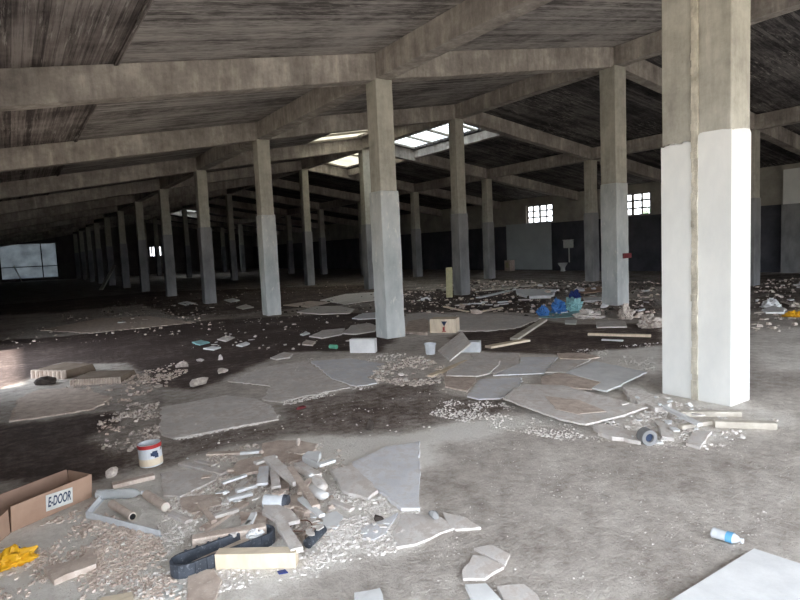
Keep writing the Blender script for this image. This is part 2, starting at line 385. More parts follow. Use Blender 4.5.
# walls -----------------------------------------------------------------
def wallX(name, X, th, Ya, Yb, z1f, mats, holes):
    """wall in a plane X=const; mats: list of (zlow, zhigh, material)"""
    out = []
    for zi, (za, zb, mt) in enumerate(mats):
        mb = MB(); ys = sorted({Ya, Yb, *[h[0] for h in holes], *[h[1] for h in holes]}); zs = sorted({za, zb, *[min(max(h[2], za), zb) for h in holes], *[min(max(h[3], za), zb) for h in holes]})
        for i in range(len(ys)-1):
            for k in range(len(zs)-1):
                cy, cz = (ys[i]+ys[i+1])/2, (zs[k]+zs[k+1])/2
                if any(h[0] < cy < h[1] and h[2] < cz < h[3] for h in holes): continue
                mb.box(X, X+th, ys[i], ys[i+1], zs[k], zs[k+1])
        out.append(tag(mb.build(name, mt, origin=False), kind='structure'))
    return out
zD = zroof(XD)
wD = [(22.28, 24.25, 2.66, 3.68), (16.38, 18.36, 2.64, 3.70)]
wallX('wall_right', XD, .25, YR, YE, zD, [(0, 2.62, M['dark_wall']), (2.62, zD-.0, M['plaster_wall'])], wD)
zL = zroof(XL)
wallX('wall_left', XL-.25, .25, YR, YE, zL, [(0, zroof(XL-.2), M['grey_wall'])], [(9.2, 13.4, 0, 2.0), (-1.9, 1.6, 0, 3.2)])  # opening behind the camera is added to brighten the white column's left face
# windows in the right wall
for k, (y0, y1, z0, z1) in enumerate(wD):
    g = MB(); g.box(XD+.12, XD+.13, y0, y1, z0, z1); o = tag(g.build('window_%d' % (k+1), M['glass'], origin=False), kind='structure')
    f = MB()
    for i in range(5):
        y = y0+(y1-y0)*i/4; w = .045 if i != 2 else .065; y = min(max(y, y0+w), y1-w); f.box(XD+.08, XD+.12, y-w, y+w, z0, z1)
    for i in range(4):
        z = z0+(z1-z0)*i/3; z = min(max(z, z0+.025), z1-.025); f.box(XD+.08, XD+.12, y0, y1, z-.04, z+.04)
    f.build('window_frame', M['frame'], o)
p = MB(); p.box(XD-.05, XD, 22.38, 25.85, .05, 2.70); tag(p.build('door_2', M['panel'], origin=False), kind='structure')
# end wall with big gate and small windows
def wallY(name, Y, th, X0, X1, mat, holes, topf=zroof, bottom=0):
    mb = MB(); xs = sorted({X0, X1, XA, XB, *[h[0] for h in holes], *[h[1] for h in holes]}); 
    for i in range(len(xs)-1):
        a, b = xs[i], xs[i+1]; hs = sorted([(h[2], h[3]) for h in holes if h[0] <= a and h[1] >= b])
        z = bottom
        segs = []
        for (h0, h1) in hs: segs.append((z, h0)); z = h1
        for (s0, s1) in segs:
            if s1-s0 > .01: mb.box(a, b, Y, Y+th, s0, s1)
        mb.hexa([(a, Y, z), (b, Y, z), (b, Y+th, z), (a, Y+th, z)], [(a, Y, topf(a)), (b, Y, topf(b)), (b, Y+th, topf(b)), (a, Y+th, topf(a))])
    return tag(mb.build(name, mat, origin=False), kind='structure')
gate = (XL+.05, 4.15, 0.3, 3.75)
ew = [(onY(150, 249, YE).x, onY(163, 249, YE).x, 2.0, 3.0)]
wallY('wall_back', YE, .25, XL, XD, M['grey_wall'], [gate]+ew)
g = MB(); g.box(gate[0], gate[1], YE+.12, YE+.14, gate[2], gate[3]); o = tag(g.build('door_1', M['gatesheet'], origin=False), kind='structure')
f = MB()
for x in (gate[0]+.05, 2.75, gate[1]-.05): f.box(x-.05, x+.05, YE+.02, YE+.11, gate[2], gate[3])
for z in (1.45,): f.box(gate[0], gate[1], YE+.0, YE+.1, z-.04, z+.04)
f.build('door_frame', M['black'], o)
g = MB(); g.box(ew[0][0], ew[0][1], YE+.12, YE+.13, 2.0, 3.0); o = tag(g.build('window_3', M['glass'], origin=False), kind='structure')
f = MB()
for i in range(4):
    x = ew[0][0]+(ew[0][1]-ew[0][0])*(i+.5)/4; f.box(x-.08, x+.08, YE+.05, YE+.1, 2.0, 3.0)
f.build('window_frame', M['frame'], o)
# rear end behind the camera: unseen openings, sized for the daylight they let in
wallY('wall_front', YR-.25, .25, XL, XD, M['grey_wall'], [(-.6, 6.0, 0, 3.3), (6.6, 12.0, 0, 2.6), (12.6, 18.4, 0, 2.3)])
# pilaster painted cream above grey by the right wall
def pilaster(Y, label):
    e = empty('wall_pilaster', (XD-.15, Y, 0), label, 'pilaster')
    a = MB(); a.box(XD-.3, XD, Y-.45, Y+.3, 2.6, 3.9); a.build('upper_section', M['white_paint'], e)
    a = MB(); a.box(XD-.34, XD, Y-.5, Y+.34, 0, 2.6); a.build('lower_section', M['jacket_dark'], e)
pilaster(10.35, 'pilaster on the right wall, cream above and grey below, at the right edge')
# yard outside
mb = MB(); mb.add([(-80, -80, -.05), (120, -80, -.05), (120, 160, -.05), (-80, 160, -.05)], [(0, 1, 2, 3)])
tag(mb.build('ground', M['ground_out'], origin=False), kind='structure')

# columns ----------------------------------------------------------------
cnt = ['', 'second', 'third', 'fourth', 'fifth', 'sixth', 'seventh', 'eighth', 'ninth', 'tenth', 'eleventh', 'twelfth']
def column(X, Y, ztop, label, su=.33, sl=.40, zj=2.6, up_m='col', lo_m='jacket', group=None):
    e = empty('concrete_column', (X, Y, 0), label, 'column', group)
    n = 14
    def shaft(s, z0, z1, jit):
        mb = MB(); r = random.Random(int(X*100+Y*10+z0*7)); rings = []
        k = max(2, int((z1-z0)/.22))
        for i in range(k+1):
            z = z0+(z1-z0)*i/k; h = s/2
            rings.append([(X+a*h+r.uniform(-jit, jit), Y+b*h+r.uniform(-jit, jit), z) for a, b in ((-1, -1), (1, -1), (1, 1), (-1, 1))])
        vs = [v for rg in rings for v in rg]; fs = [(3, 2, 1, 0), tuple(4*k+i for i in range(4))]
        for i in range(k):
            fs += [(4*i+j, 4*i+(j+1) % 4, 4*i+4+(j+1) % 4, 4*i+4+j) for j in range(4)]
        mb.add(vs, fs); return mb
    shaft(su, zj, ztop, .003).build('upper_shaft', M[up_m], e, bevel=.012)
    shaft(sl, 0, zj, .005).build('rendered_base', M[lo_m], e, bevel=.015)
    return e
rowname = {0: 'near row', 1: 'middle row', 2: 'far row'}
for r, (X, zt, vis) in enumerate(((XA, ZA, range(1, 12)), (XB, ZB, range(0, 12)), (XC, ZC, range(1, 12)))):
    for i in vis:
        Y = rows[i]
        if r == 0:
            lab = {1: 'tall grey column with pale base, next in line left of the big white column', 2: 'grey column, second left of the white column in the near row',
                   3: 'slim grey column, third left of the white column in the near row', 4: 'brown-grey column, fourth left of the white column in the near row'}.get(i, '%s column of the near row, deep in the dark left end of the hall' % cnt[min(i, 11)])
        elif r == 1:
            lab = {1: 'grey ridge column with a small red plate on it, left of the white column', 2: 'grey ridge column with a yellowed board leaning beside its foot',
                   3: 'dark column half hidden just left behind the pale-based near column', 4: 'dark slim column between the first two left-hand near columns'}.get(i, '%s column of the middle row, in the dark depth of the hall' % cnt[min(i, 11)])
            if i == 0: continue
        else:
            lab = {2: 'dark column of the far row right between the two wall windows', 3: 'dark column of the far row left of the white wall panel', 4: 'faint dark column of the far row, second left of the white wall panel',
                   1: 'dim column of the far row seen just right of the white column'}.get(i, '%s column of the far row, in the dark depth of the hall' % cnt[min(i, 11)])
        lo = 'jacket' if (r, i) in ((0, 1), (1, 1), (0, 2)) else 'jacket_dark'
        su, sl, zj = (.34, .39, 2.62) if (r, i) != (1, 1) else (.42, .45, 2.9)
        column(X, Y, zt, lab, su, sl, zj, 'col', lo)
# the big white column: two shafts either side of an expansion joint
e = empty('concrete_column', (5.62, 3.09, 0), 'large column painted white below and bare concrete above, nearest on the right', 'column')
ztw = zbot(5.5)
for (ya, yb) in ((2.79, 3.09), (3.155, 3.46)):
    a = MB(); a.box(5.455, 5.79, ya, yb, 2.47, ztw); a.build('bare_shaft', M['col'], e, bevel=.012)
    # ragged upper edge to the paint
    a = MB(); r = random.Random(3+int(ya*10)); ring_b = []; ring_t = []
    pts = []
    for (x0, y0, x1, y1, n) in ((5.449, ya-.006, 5.796, ya-.006, 12), (5.796, ya-.006, 5.796, yb+.006, 10), (5.796, yb+.006, 5.449, yb+.006, 10), (5.449, yb+.006, 5.449, ya-.006, 12)):
        for i in range(n): pts.append((x0+(x1-x0)*i/n, y0+(y1-y0)*i/n))
    tops = [2.50+r.uniform(-.018, .03)+(0.02 if ya < 3 else -.03) for _ in pts]
    a.hexa([(x, y, .0) for x, y in pts], [(x, y, t) for (x, y), t in zip(pts, tops)])
    a.build('white_painted_base', M['white_paint'], e)
a = MB(); r = random.Random(5); k = 70
for i in range(k):
    z0 = ztw*i/k; z1 = ztw*(i+1)/k; d = r.uniform(-.004, .012); w = r.uniform(-.004, .006)
    a.box(5.443-d, 5.74, 3.092-w*.4, 3.153+w*.4, z0, z1)
a.build('joint_filler', M['joint'], e)

# beams -------------------------------------------------------------------
def rafter(Xa, Xb, Y, label, w=.30):
    mb = MB(); r = random.Random(int(Xa*31+Y*7)); n = 10; rings = []
    for i in range(n+1):
        x = Xa+(Xb-Xa)*i/n; j = lambda: r.uniform(-.006, .006)
        rings.append([(x, Y-w/2+j(), zbot(x)+j()*1.5), (x, Y+w/2+j(), zbot(x)+j()*1.5), (x, Y+w/2, zroof(x)), (x, Y-w/2, zroof(x))])
    if True:
        for a, b in ((0, zbot),): rings[0] = [(Xa, Y-w/2, zbot(Xa)), (Xa, Y+w/2, zbot(Xa)), (Xa, Y+w/2, zroof(Xa)), (Xa, Y-w/2, zroof(Xa))]; rings[-1] = [(Xb, Y-w/2, zbot(Xb)), (Xb, Y+w/2, zbot(Xb)), (Xb, Y+w/2, zroof(Xb)), (Xb, Y-w/2, zroof(Xb))]
    vs = [v for g in rings for v in g]; fs = [(3, 2, 1, 0), tuple(4*n+i for i in range(4))]
    for i in range(n): fs += [(4*i+k, 4*i+(k+1) % 4, 4*i+4+(k+1) % 4, 4*i+4+k) for k in range(4)]
    mb.add(vs, fs); return tag(mb.build('roof_beam', M['beam'], bevel=.012, origin=False), label, 'beam', 'sloping concrete roof beams')
def purlin(X, Ya, Yb, label):
    mb = MB(); w = .30
    mb.hexa([(X-w/2, Ya, zbot(X)), (X+w/2, Ya, zbot(X)), (X+w/2, Yb, zbot(X)), (X-w/2, Yb, zbot(X))],
            [(X-w/2, Ya, min(zroof(X-w/2), zroof(X+w/2))), (X+w/2, Ya, min(zroof(X-w/2), zroof(X+w/2))), (X+w/2, Yb, min(zroof(X-w/2), zroof(X+w/2))), (X-w/2, Yb, min(zroof(X-w/2), zroof(X+w/2)))])
    return tag(mb.build('ceiling_beam', M['beam_y'], bevel=.012, origin=False), label, 'beam', 'level concrete beams along the columns')
for i in range(1, 12):
    Y = rows[i]; nm = cnt[i] if i > 1 else 'first'
    where = 'sloping roof beam on the %s row of columns from the front, ' % nm
    for Xa, Xb, side in ((XL, XA-.0, 'from the left wall up to the near column row'), (XA, XB, 'rising from the near to the ridge column'), (XB, XC, 'falling from the ridge to the far column'), (XC, XD, 'falling to the right wall')):
        rafter(Xa, Xb, Y, where+side)
rafter(XL, XD, rows[0]+.0, 'x') if False else None
for i in range(0, 11):
    nm = cnt[i+1] if i else 'first'
    for X, rr in ((XA, 'near'), (XB, 'middle'), (XC, 'far')):
        lab = 'level beam over the %s column row, %s span counted from the front' % (rr, nm)
        Ya = rows[i]+.15 if i else (2.74 if X == XA else 1.0)
        purlin(X if not (i == 0 and X == XA) else XA, Ya, rows[i+1]-.15, lab)
# secondary beam below the roof glazing
for i in (2, 3):
    mb = MB(); X = 14.62; w = .2
    mb.hexa([(X-w/2, rows[i]+.15, zroof(X)-.32), (X+w/2, rows[i]+.15, zroof(X)-.32), (X+w/2, rows[i+1]-.15, zroof(X)-.32), (X-w/2, rows[i+1]-.15, zroof(X)-.32)],
            [(X-w/2, rows[i]+.15, zroof(X+w/2)), (X+w/2, rows[i]+.15, zroof(X+w/2)), (X+w/2, rows[i+1]-.15, zroof(X+w/2)), (X-w/2, rows[i+1]-.15, zroof(X+w/2))])
    tag(mb.build('secondary_beam', M['beam_y'], bevel=.01, origin=False), 'slimmer level beam along the lower edge of the %s' % ('clear roof glazing' if i == 2 else 'cream roof glazing behind'), 'beam')

# ------------------------------------------------------------------ debris
U = Vector((0, 0, 1))
placed = []        # (outline in the plan, top height) so that things rest on each other
def rest(poly):
    xs = [p[0] for p in poly]; ys = [p[1] for p in poly]
    X, Y = np.meshgrid(np.linspace(min(xs), max(xs), 14), np.linspace(min(ys), max(ys), 14))
    ins = inpoly(X, Y, poly); z = 0.0
    if not ins.any(): ins[:] = True
    for q, top, bb in placed:
        if bb[0] > max(xs) or bb[1] < min(xs) or bb[2] > max(ys) or bb[3] < min(ys): continue
        if (inpoly(X, Y, q) & ins).any(): z = max(z, top)
    return z
def put(poly, top):
    xs = [p[0] for p in poly]; ys = [p[1] for p in poly]; placed.append((poly, top, (min(xs), max(xs), min(ys), max(ys))))
def ragged(pts, amp, step, r):
    out = []
    n = len(pts)
    for i in range(n):
        a, b = Vector(pts[i]), Vector(pts[(i+1) % n]); L = (b-a).length; k = max(1, int(L/step)); nn = Vector((-(b-a).y, (b-a).x))/max(L, 1e-6)
        for j in range(k):
            q = a+(b-a)*j/k
            if j: q = q+nn*r.gauss(0, amp)+(b-a)*(r.uniform(-.2, .2)/k)
            out.append((q.x, q.y))
    return out
def slab(name, label, cat, px, th, mat, group=None, rag=.008, tilt=0.0, lift=None, step=.06):
    r = random.Random(sum(int(a*3+b) for a, b in px))
    p0 = [tuple(fl(x, y))[:2] for x, y in px]
    z = rest(p0)+.001 if lift is None else lift
    p1 = [tuple(fl(x, y, z+th))[:2] for x, y in px]
    put(p1, z+th)
    pr = ragged(p1, rag, step, r) if rag else p1
    mb = MB(); c = np.mean(np.array(pr), axis=0)
    b = [(x, y, z) for x, y in pr]; t = [(c[0]+(x-c[0])*.992, c[1]+(y-c[1])*.992, z+th+(r.uniform(-.1, .1)*th if rag else 0)) for x, y in pr]
    if tilt:       # slope rises along +Y away from camera
        y0 = min(q[1] for q in pr); y1 = max(q[1] for q in pr)
        f_ = lambda y: tilt*(y-y0)/(y1-y0)
        b = [(x, y, zz+f_(y)) for x, y, zz in b]; t = [(x, y, zz+f_(y)) for x, y, zz in t]
    mb.hexa(b, t)
    o = mb.build(name, M[mat]); return tag(o, label, cat, group)
def plank(name, label, cat, a, b, wpx, th, mat, group=None, rise=(0, 0)):
    """straight board from photo point a to b; width in photo pixels"""
    pa, pb = fl(*a), fl(*b); w = wpx*depth_at((pa+pb)/2)/F
    d = (pb-pa).normalized(); s = Vector((-d.y, d.x, 0))*w/2
    poly = [tuple(q)[:2] for q in (pa-s, pb-s, pb+s, pa+s)]
    z = min(rest(poly), .06 if group else 9)+.001
    pa, pb = fl(*a, z+th), fl(*b, z+th); put(poly, z+th+max(rise)*.0)
    r = random.Random(int(a[0]*7+b[1])); mb = MB(); n = 6; rings = []
    for i in range(n+1):
        q = pa+(pb-pa)*i/n; k = 1+r.uniform(-.06, .06); zz = rise[0]+(rise[1]-rise[0])*i/n
        q = Vector((q.x, q.y, 0))
        rings.append([q-s*k+Vector((0, 0, z+zz)), q+s*k+Vector((0, 0, z+zz)), q+s*k+Vector((0, 0, z+zz+th)), q-s*k+Vector((0, 0, z+zz+th))])
    vs = [v for g in rings for v in g]; fs = [(3, 2, 1, 0), tuple(4*n+i for i in range(4))]
    for i in range(n): fs += [(4*i+k, 4*i+(k+1) % 4, 4*i+4+(k+1) % 4, 4*i+4+k) for k in range(4)]
    mb.add(vs, fs)
    return tag(mb.build(name, M[mat], bevel=min(th, w)*.12), label, cat, group)
def rock_mesh(name, sx, sy, sz, mat, seed, loc, rot=0, sub=2, rough=.22):
    bm = bmesh.new(); bmesh.ops.create_icosphere(bm, subdivisions=sub, radius=1); r = random.Random(seed)
    dirs = [Vector((r.gauss(0, 1), r.gauss(0, 1), r.gauss(0, 1))).normalized() for _ in range(18)]; cut = [r.uniform(.42, .82) for _ in dirs]
    for v in bm.verts:
        c = v.co.copy()
        for d, k in zip(dirs, cut):
            t = c.dot(d)
            if t > k: c -= d*(t-k)
        c *= 1+r.uniform(-rough, rough)*.4
        v.co = Vector((c.x*sx, c.y*sy, max(c.z, -.45)*sz))
    mz = min(v.co.z for v in bm.verts)
    for v in bm.verts: v.co.z -= mz
    me = bpy.data.meshes.new(name); bm.to_mesh(me); bm.free(); me.materials.append(M[mat])
    o = bpy.data.objects.new(name, me); C.objects.link(o); o.location = loc; o.rotation_euler.z = rot; return o
def crumple(name, sx, sy, sz, mat, seed, loc):
    from mathutils import noise as mn
    bm = bmesh.new(); bmesh.ops.create_icosphere(bm, subdivisions=4, radius=1)
    for v in bm.verts:
        c = v.co.copy(); q_ = c*1.6+Vector((seed*3.1, seed, 0)); f1 = abs(mn.noise(q_))*.9; f2 = abs(mn.noise(q_*2.7))*.5; f3 = abs(mn.noise(q_*6))*.22
        c *= .62+f1+f2-f3; v.co = Vector((c.x*sx, c.y*sy, max(c.z, -.3)*sz))
    mz = min(v.co.z for v in bm.verts)
    for v in bm.verts: v.co.z -= mz
    me = bpy.data.meshes.new(name); bm.to_mesh(me); bm.free(); me.materials.append(M[mat])
    o = bpy.data.objects.new(name, me); C.objects.link(o); o.location = loc; return o
def lump(name, label, cat, x, y, wpx, hpx, mat, seed=1, group=None, deep=1.0, rot=0):
    p = fl(x, y+hpx/2); d = depth_at(p); w = wpx*d/F/2; h = hpx*d/F/1.2
    poly = [(p.x-w, p.y-w), (p.x+w, p.y-w), (p.x+w, p.y+w), (p.x-w, p.y+w)]
    z = rest([(p.x-w*.3, p.y-w*.3), (p.x+w*.3, p.y-w*.3), (p.x+w*.3, p.y+w*.3), (p.x-w*.3, p.y+w*.3)])
    if name in ('plastic_bag', 'crumpled_sheet', 'plastic_packet', 'plaster_heap'): o = crumple(name, w, w*deep, h*.9, mat, seed, (p.x, p.y+w*.3, z+.001))
    else: o = rock_mesh(name, w, w*deep, h, mat, seed, (p.x, p.y+w*.3, z+.001), -YAW*0+rot)
    put([(p.x-w*.6, p.y-w*.4), (p.x+w*.6, p.y-w*.4), (p.x+w*.6, p.y+w), (p.x-w*.6, p.y+w)], z+h*.9)
    return tag(o, label, cat, group)
def pbox(name, label, cat, x0, x1, ytop, ybot, dep, mat, rotz=0, group=None, z=0.0, bevel=.004, seed=0):
    """box whose front face fills x0..x1, ytop..ybot of the photo and that stands on the floor (or z)"""
    a, b = fl(x0, ybot, z), fl(x1, ybot, z); d = depth_at((a+b)/2); h = (ybot-ytop)*d/F
    e = (b-a).normalized(); back = Vector((-e.y, e.x, 0))*dep
    base = [a, b, b+back, a+back]; put([tuple(q)[:2] for q in base], z+h)
    mb = MB(); mb.hexa(base, [q+Vector((0, 0, h)) for q in base]); return tag(mb.build(name, M[mat], bevel=bevel), label, cat, group)

G1 = 'broken plasterboard sheets left of the white column'
# -- left-hand slabs and mats
slab('plasterboard_sheet', 'dull brown-grey sheet lying at the far left, below the two rolled mats', 'sheet', [(9,421),(19,398),(40,389),(77,388),(112,396),(95,408),(75,412),(40,417)], .015, 'tan', rag=.015)
slab('plasterboard_sheet', 'flat grey sheet behind the paint can, its front edge crumbled white', 'sheet', [(161,434),(160,407),(226,395),(258,399),(274,408),(279,419),(240,426),(174,438)], .012, 'board', rag=.01)
slab('plasterboard_sheet', 'wide pale sheet in the middle left, in front of the white block', 'sheet', [(228,381),(262,367),(309,361),(330,379),(352,386),(282,402),(262,399),(270,386)], .01, 'board', rag=.02)
slab('plasterboard_sheet', 'pale sheet directly in front of the white block and left of the rubble mound', 'sheet', [(311,361),(350,358),(385,364),(371,376),(377,383),(356,386),(331,378)], .012, 'board_b', rag=.012)
slab('plasterboard_sheet', 'long dusty sheet lying in the dark at far left, behind the mats', 'sheet', [(40,330),(100,318),(150,316),(196,322),(150,327),(90,333)], .012, 'tan', rag=.03)
def mat_obj(px_top, px_front, label, mt):
    e = slab('foam_mat', label, 'mat', px_top, .10, mt, rag=0); return e
def scallop(name, label, a, b, hpx, depth, mat, n=9):
    pa, pb = fl(*a), fl(*b); d = (pb-pa).normalized(); back = Vector((-d.y, d.x, 0))*depth; L = (pb-pa).length; h = hpx*depth_at(pa)/F
    e = empty(name, (pa+pb)/2, label, 'mat')
    r = L/n/2; mb = MB(); mb.hexa([pa+d*r*.2, pb-d*r*.2, pb-d*r*.2+back, pa+d*r*.2+back], [q+Vector((0, 0, h)) for q in (pa+d*r*.2, pb-d*r*.2, pb-d*r*.2+back*.9, pa+d*r*.2+back*1.05)])
    mb.build('mat_body', M[mat], e, bevel=.01)
    mb = MB()
    for i in range(n):
        c = pa+d*(L*(i+.5)/n); mb.tube(c+Vector((0, 0, .0)), c+Vector((0, 0, h*1.02)), r*1.05, r*.9, 10)
    mb.build('ribbed_edge', M['tan'], e, smooth=False)
    put([tuple(q)[:2] for q in (pa, pb, pb+back, pa+back)], h)
scallop('ribbed_mat', 'dusty mat with a pale ribbed front edge, farthest left', (32, 378), (66, 379), 8, .55, 'foam', 8)
scallop('ribbed_mat', 'dusty thick mat with frayed front edge, right of the ribbed one', (70, 386), (121, 383), 6, .55, 'foam', 20)
lump('mortar_lump', 'brown clod under the ribbed mat at far left', 'rubble', 48, 381, 28, 8, 'darkrub', 4)
# stones and scraps in the dark left-centre
sc = [(201,381,22,9,'mortar','round pale clod lying alone on the dark floor above the grey sheet'),(221,357,8,6,'chalk','small upright chip on dark floor, left of centre'),
      (201,360,10,3,'chalk','flat white chip left of the upright chip'),(184,364,16,7,'mortar','lump at the right end of the left rubble strip'),(223,371,18,4,'mortar','flat pale scrap just below the upright chip')]
for k, (x, y, w, h, mt, lb) in enumerate(sc): lump('plaster_fragment', lb, 'fragment', x, y, w, h, mt, 20+k)
fs_ = [([(192,342),(201,340),(210,342),(200,344.5)],'cyan','greenish thin tile scrap on the dark floor, leftmost of its cluster'),([(203,348),(212,346),(221,347),(214,349.5)],'board_w','white flat scrap below the greenish tile scrap'),
       ([(236,345),(246,341.5),(250,343),(242,346)],'board_w','white scrap right of the greenish tile scrap'),([(217,339),(225,336),(235,337),(226,341)],'board','thin grey scrap between the greenish tile and the second near column'),
       ([(270,357.5),(284,352),(293,354),(290,357),(276,359)],'board','crumbled grey scrap left of the white block'),([(300,334),(306,331),(310,333),(303,335)],'board_w','little white scrap behind the green can'),
       ([(309,336),(323,330),(345,328),(342,334),(322,338)],'board','light grey broken sheet behind the green can'),([(342,333),(352,325),(368,323),(378,326),(375,331),(355,334)],'board','light grey broken sheet left of the pale-based column'),
       ([(302,344),(306,339.5),(316,341),(313,345)],'mortar','crumbly scrap left of the green can'),([(297,312),(315,306),(340,306),(355,309),(350,313),(320,314)],'board','long flat sheet far behind the green can'),
       ([(352,318),(362,313),(377,312),(377,318),(360,319)],'board_b','flat sheet at the left foot of the pale-based column'),([(283,305),(310,301),(330,302),(310,307)],'tan','dim flat sheet right of the second near column'),
       ([(320,300),(345,294),(375,292),(376,300),(345,304)],'board','dim broad sheet in front of the half hidden column'),([(178,303),(187,301),(195,303),(186,305)],'board_w','white scrap between the third and fourth near columns'),
       ([(224,300),(233,298),(240,300),(231,302)],'board_w','white scrap right of the third near column'),([(236,307),(246,304),(254,307),(243,309)],'board','grey scrap in front of the white scrap by the third near column')]
for px, mt, lb in fs_: slab('plaster_scrap', lb, 'fragment', px, .02, mt, rag=.01, step=.12)

# -- white block, cup, box etc. in the centre
def oriented(a, b, dep):     # returns base ring from two floor points
    e_ = (b-a).normalized(); back = Vector((-e_.y, e_.x, 0))*dep; return [a, b, b+back, a+back]
pbox('plaster_block', 'white rectangular block left of the pale-based column foot', 'block', 350, 375, 339, 353, .13, 'board_w')
a = fl(330, 348.5); b = fl(337, 349)
mb = MB(); mb.tube(a+Vector((0, 0, .035)), b+Vector((0, 0, .035)), .035, n=18)
tag(mb.build('drink_can', M['green'], bevel=.004), 'small pale green can lying on the dark floor left of the white block', 'can')
# cup
c = fl(430.5, 354); e = empty('plastic_bucket', c, 'small white cup-like pail right of the pale-based column foot', 'pail')
h = 11*depth_at(c)/F; r1 = 5.6*depth_at(c)/F
mb = MB(); mb.lathe(c, c+Vector((0, 0, h)), [(0, .001), (0, r1*.8), (1, r1), (1, r1*.9), (.08, r1*.72), (.08, .001)], 20); mb.build('pail_body', M['dirtwhite'], e, smooth=False)
mb = MB(); mb.lathe(c+Vector((0, 0, h*.86)), c+Vector((0, 0, h*1.01)), [(0, r1*.98), (0, r1*1.1), (1, r1*1.1), (1, r1*.98)], 20); mb.build('rim', M['dirtwhite'], e)
put([(c.x-.1, c.y-.1), (c.x+.1, c.y-.1), (c.x+.1, c.y+.1), (c.x-.1, c.y+.1)], h)
# box with warning triangle
a, b = fl(430, 333), fl(456, 333); ring = oriented(a, b, .35); hh = 14*depth_at(a)/F
e = empty('cardboard_box', (a+b)/2, 'beige carton with a dark triangle sign, right of the pale-based column', 'box'); put([tuple(q)[:2] for q in ring], hh)
mb = MB(); mb.hexa(ring, [q+Vector((0, 0, hh)) for q in ring]); mb.build('carton', M['wood'], e, bevel=.006)
dx = (b-a).normalized(); nrm = Vector((dx.y, -dx.x, 0)); U = Vector((0, 0, 1))
ctr = a+dx*(b-a).length*.56+U*hh*.66+nrm*.004
def flat_poly(e, name, mat, pts, th=.003):
    mb = MB(); mb.hexa([ctr+dx*x+U*y for x, y in pts], [ctr+dx*x+U*y+nrm*th for x, y in pts]); return mb.build(name, M[mat], e)
s_ = .055
flat_poly(e, 'triangle_mark', 'ink', [(-s_, s_*.8), (0, -s_*.9), (s_, s_*.8)])
for (x0, x1, y0, y1) in ((-.03, -.005, -.13, -.06), (.0, .012, -.14, -.05), (-.045, .03, -.15, -.135)): flat_poly(e, 'red_mark', 'red', [(x0, y0), (x1, y0), (x1, y1), (x0, y1)])
slab('sheet_scrap', 'flattened pale carton flap lying left of the beige carton', 'fragment', [(405,331),(408,321),(424,318),(428,320),(427,333)], .05, 'tan', rag=.01)
# leaning slab, white carton, stick
def tilted(name, label, cat, pts, zs, th, mat, group=None):
    top = [fl(x, y, z) for (x, y), z in zip(pts, zs)]; mb = MB(); mb.hexa([q-Vector((0, 0, th)) for q in top], top)
    put([tuple(q)[:2] for q in top], max(zs)); return tag(mb.build(name, M[mat], bevel=.003), label, cat, group)
tilted('plasterboard_sheet', 'grey board propped up at a slant beside the small pail', 'sheet', [(438,350),(450,360),(471,343),(462,331)], [.03, .03, .2, .22], .025, 'board')
pbox('carton', 'small white carton right of the slanted grey board', 'box', 462, 480, 342, 352.5, .18, 'dirtwhite')
plank('wooden_batten', 'thin pale batten left of the stacked sheets in the centre', 'batten', (430, 375), (467, 360), 6, .03, 'wood')
# -- stacked sheets
SH = [([(470,353),(519.5,353),(520,364),(494,373),(478,366)],'board','back grey sheet of the pile left of the white column'),
 ([(493,375),(520,363),(521,357),(558,357),(544,373)],'board_b','blue-grey sheet with torn left side, centre of the pile'),
 ([(545,372),(556,361),(591,359),(577,366),(566,372)],'board','small grey sheet between the blue-grey and the bright pointed one'),
 ([(557,353),(582,352.5),(600,357),(585,359),(560,358)],'tan','thin brownish sheet at the back edge of the pile'),
 ([(541,377),(559,372),(601,382),(591,389),(541,385)],'tan','tan fibreboard piece in the middle of the pile'),
 ([(566,372),(596,361),(647,372),(634,378),(607,391),(592,388),(601,382)],'board_w','bright pointed sheet with a cut-out corner, upper right of the pile'),
 ([(467,396),(480,379),(522,377),(521,385),(512,390),(500,398),(479,399)],'board_b','light blue-grey sheet at the front left of the pile'),
 ([(444,376),(476,375),(475,382),(467,391),(445,386)],'tan','short brown-edged sheet at the left tip of the pile'),
 ([(447,371),(470,359),(500,359.5),(499,364),(490,373),(476,376),(446,375)],'board','round-cornered sheet lying on the left of the pile'),
 ([(503,398),(512,390),(524,384),(562,385),(605,396),(648,407),(620,416),(586,424),(560,419),(530,408)],'board','largest long grey sheet along the front of the pile'),
 ([(545,396),(580,400),(606,411),(578,414),(556,409)],'tan','thin stained layer lying on the largest grey sheet')]
for px, mt, lb in SH: slab('plasterboard_sheet', lb, 'sheet', px, .014 if 'stained' not in lb else .004, mt, G1, rag=.006)
slab('plaster_strip', 'pale crumbled strip along the front of the sheet pile, left of the grey pipe ring', 'fragment', [(590,423),(613,426),(643,432),(641,441),(612,437),(598,432)], .03, 'board', rag=.012, lift=.001)
slab('plaster_strip', 'lumpy pale strip running to the foot of the white column', 'fragment', [(623,387),(640,388),(663,399),(668,408),(655,408),(628,396)], .05, 'chalk', rag=.015, lift=.001)
slab('floor_tile', 'grey tile piece just right of the grey pipe ring', 'tile', [(655,420),(669.5,422),(674,438),(662,436)], .03, 'board', rag=.004)
slab('floor_tile', 'square pale tile lying right of the pipe ring, nearest the camera', 'tile', [(686,443),(694,431),(712,431),(700,447)], .02, 'board', rag=.003)
plank('wooden_plank', 'long pale plank at the white column foot, the rear one', 'plank', (680, 411), (741, 411), 6, .05, 'oldwood')
e = empty('box_section_plank', fl(745, 422), 'long pale hollow plank pointing right, in front of the white column foot', 'plank')
pa, pb = fl(714, 421, .05), fl(776, 423, .05); ww = 9*depth_at(pa)/F
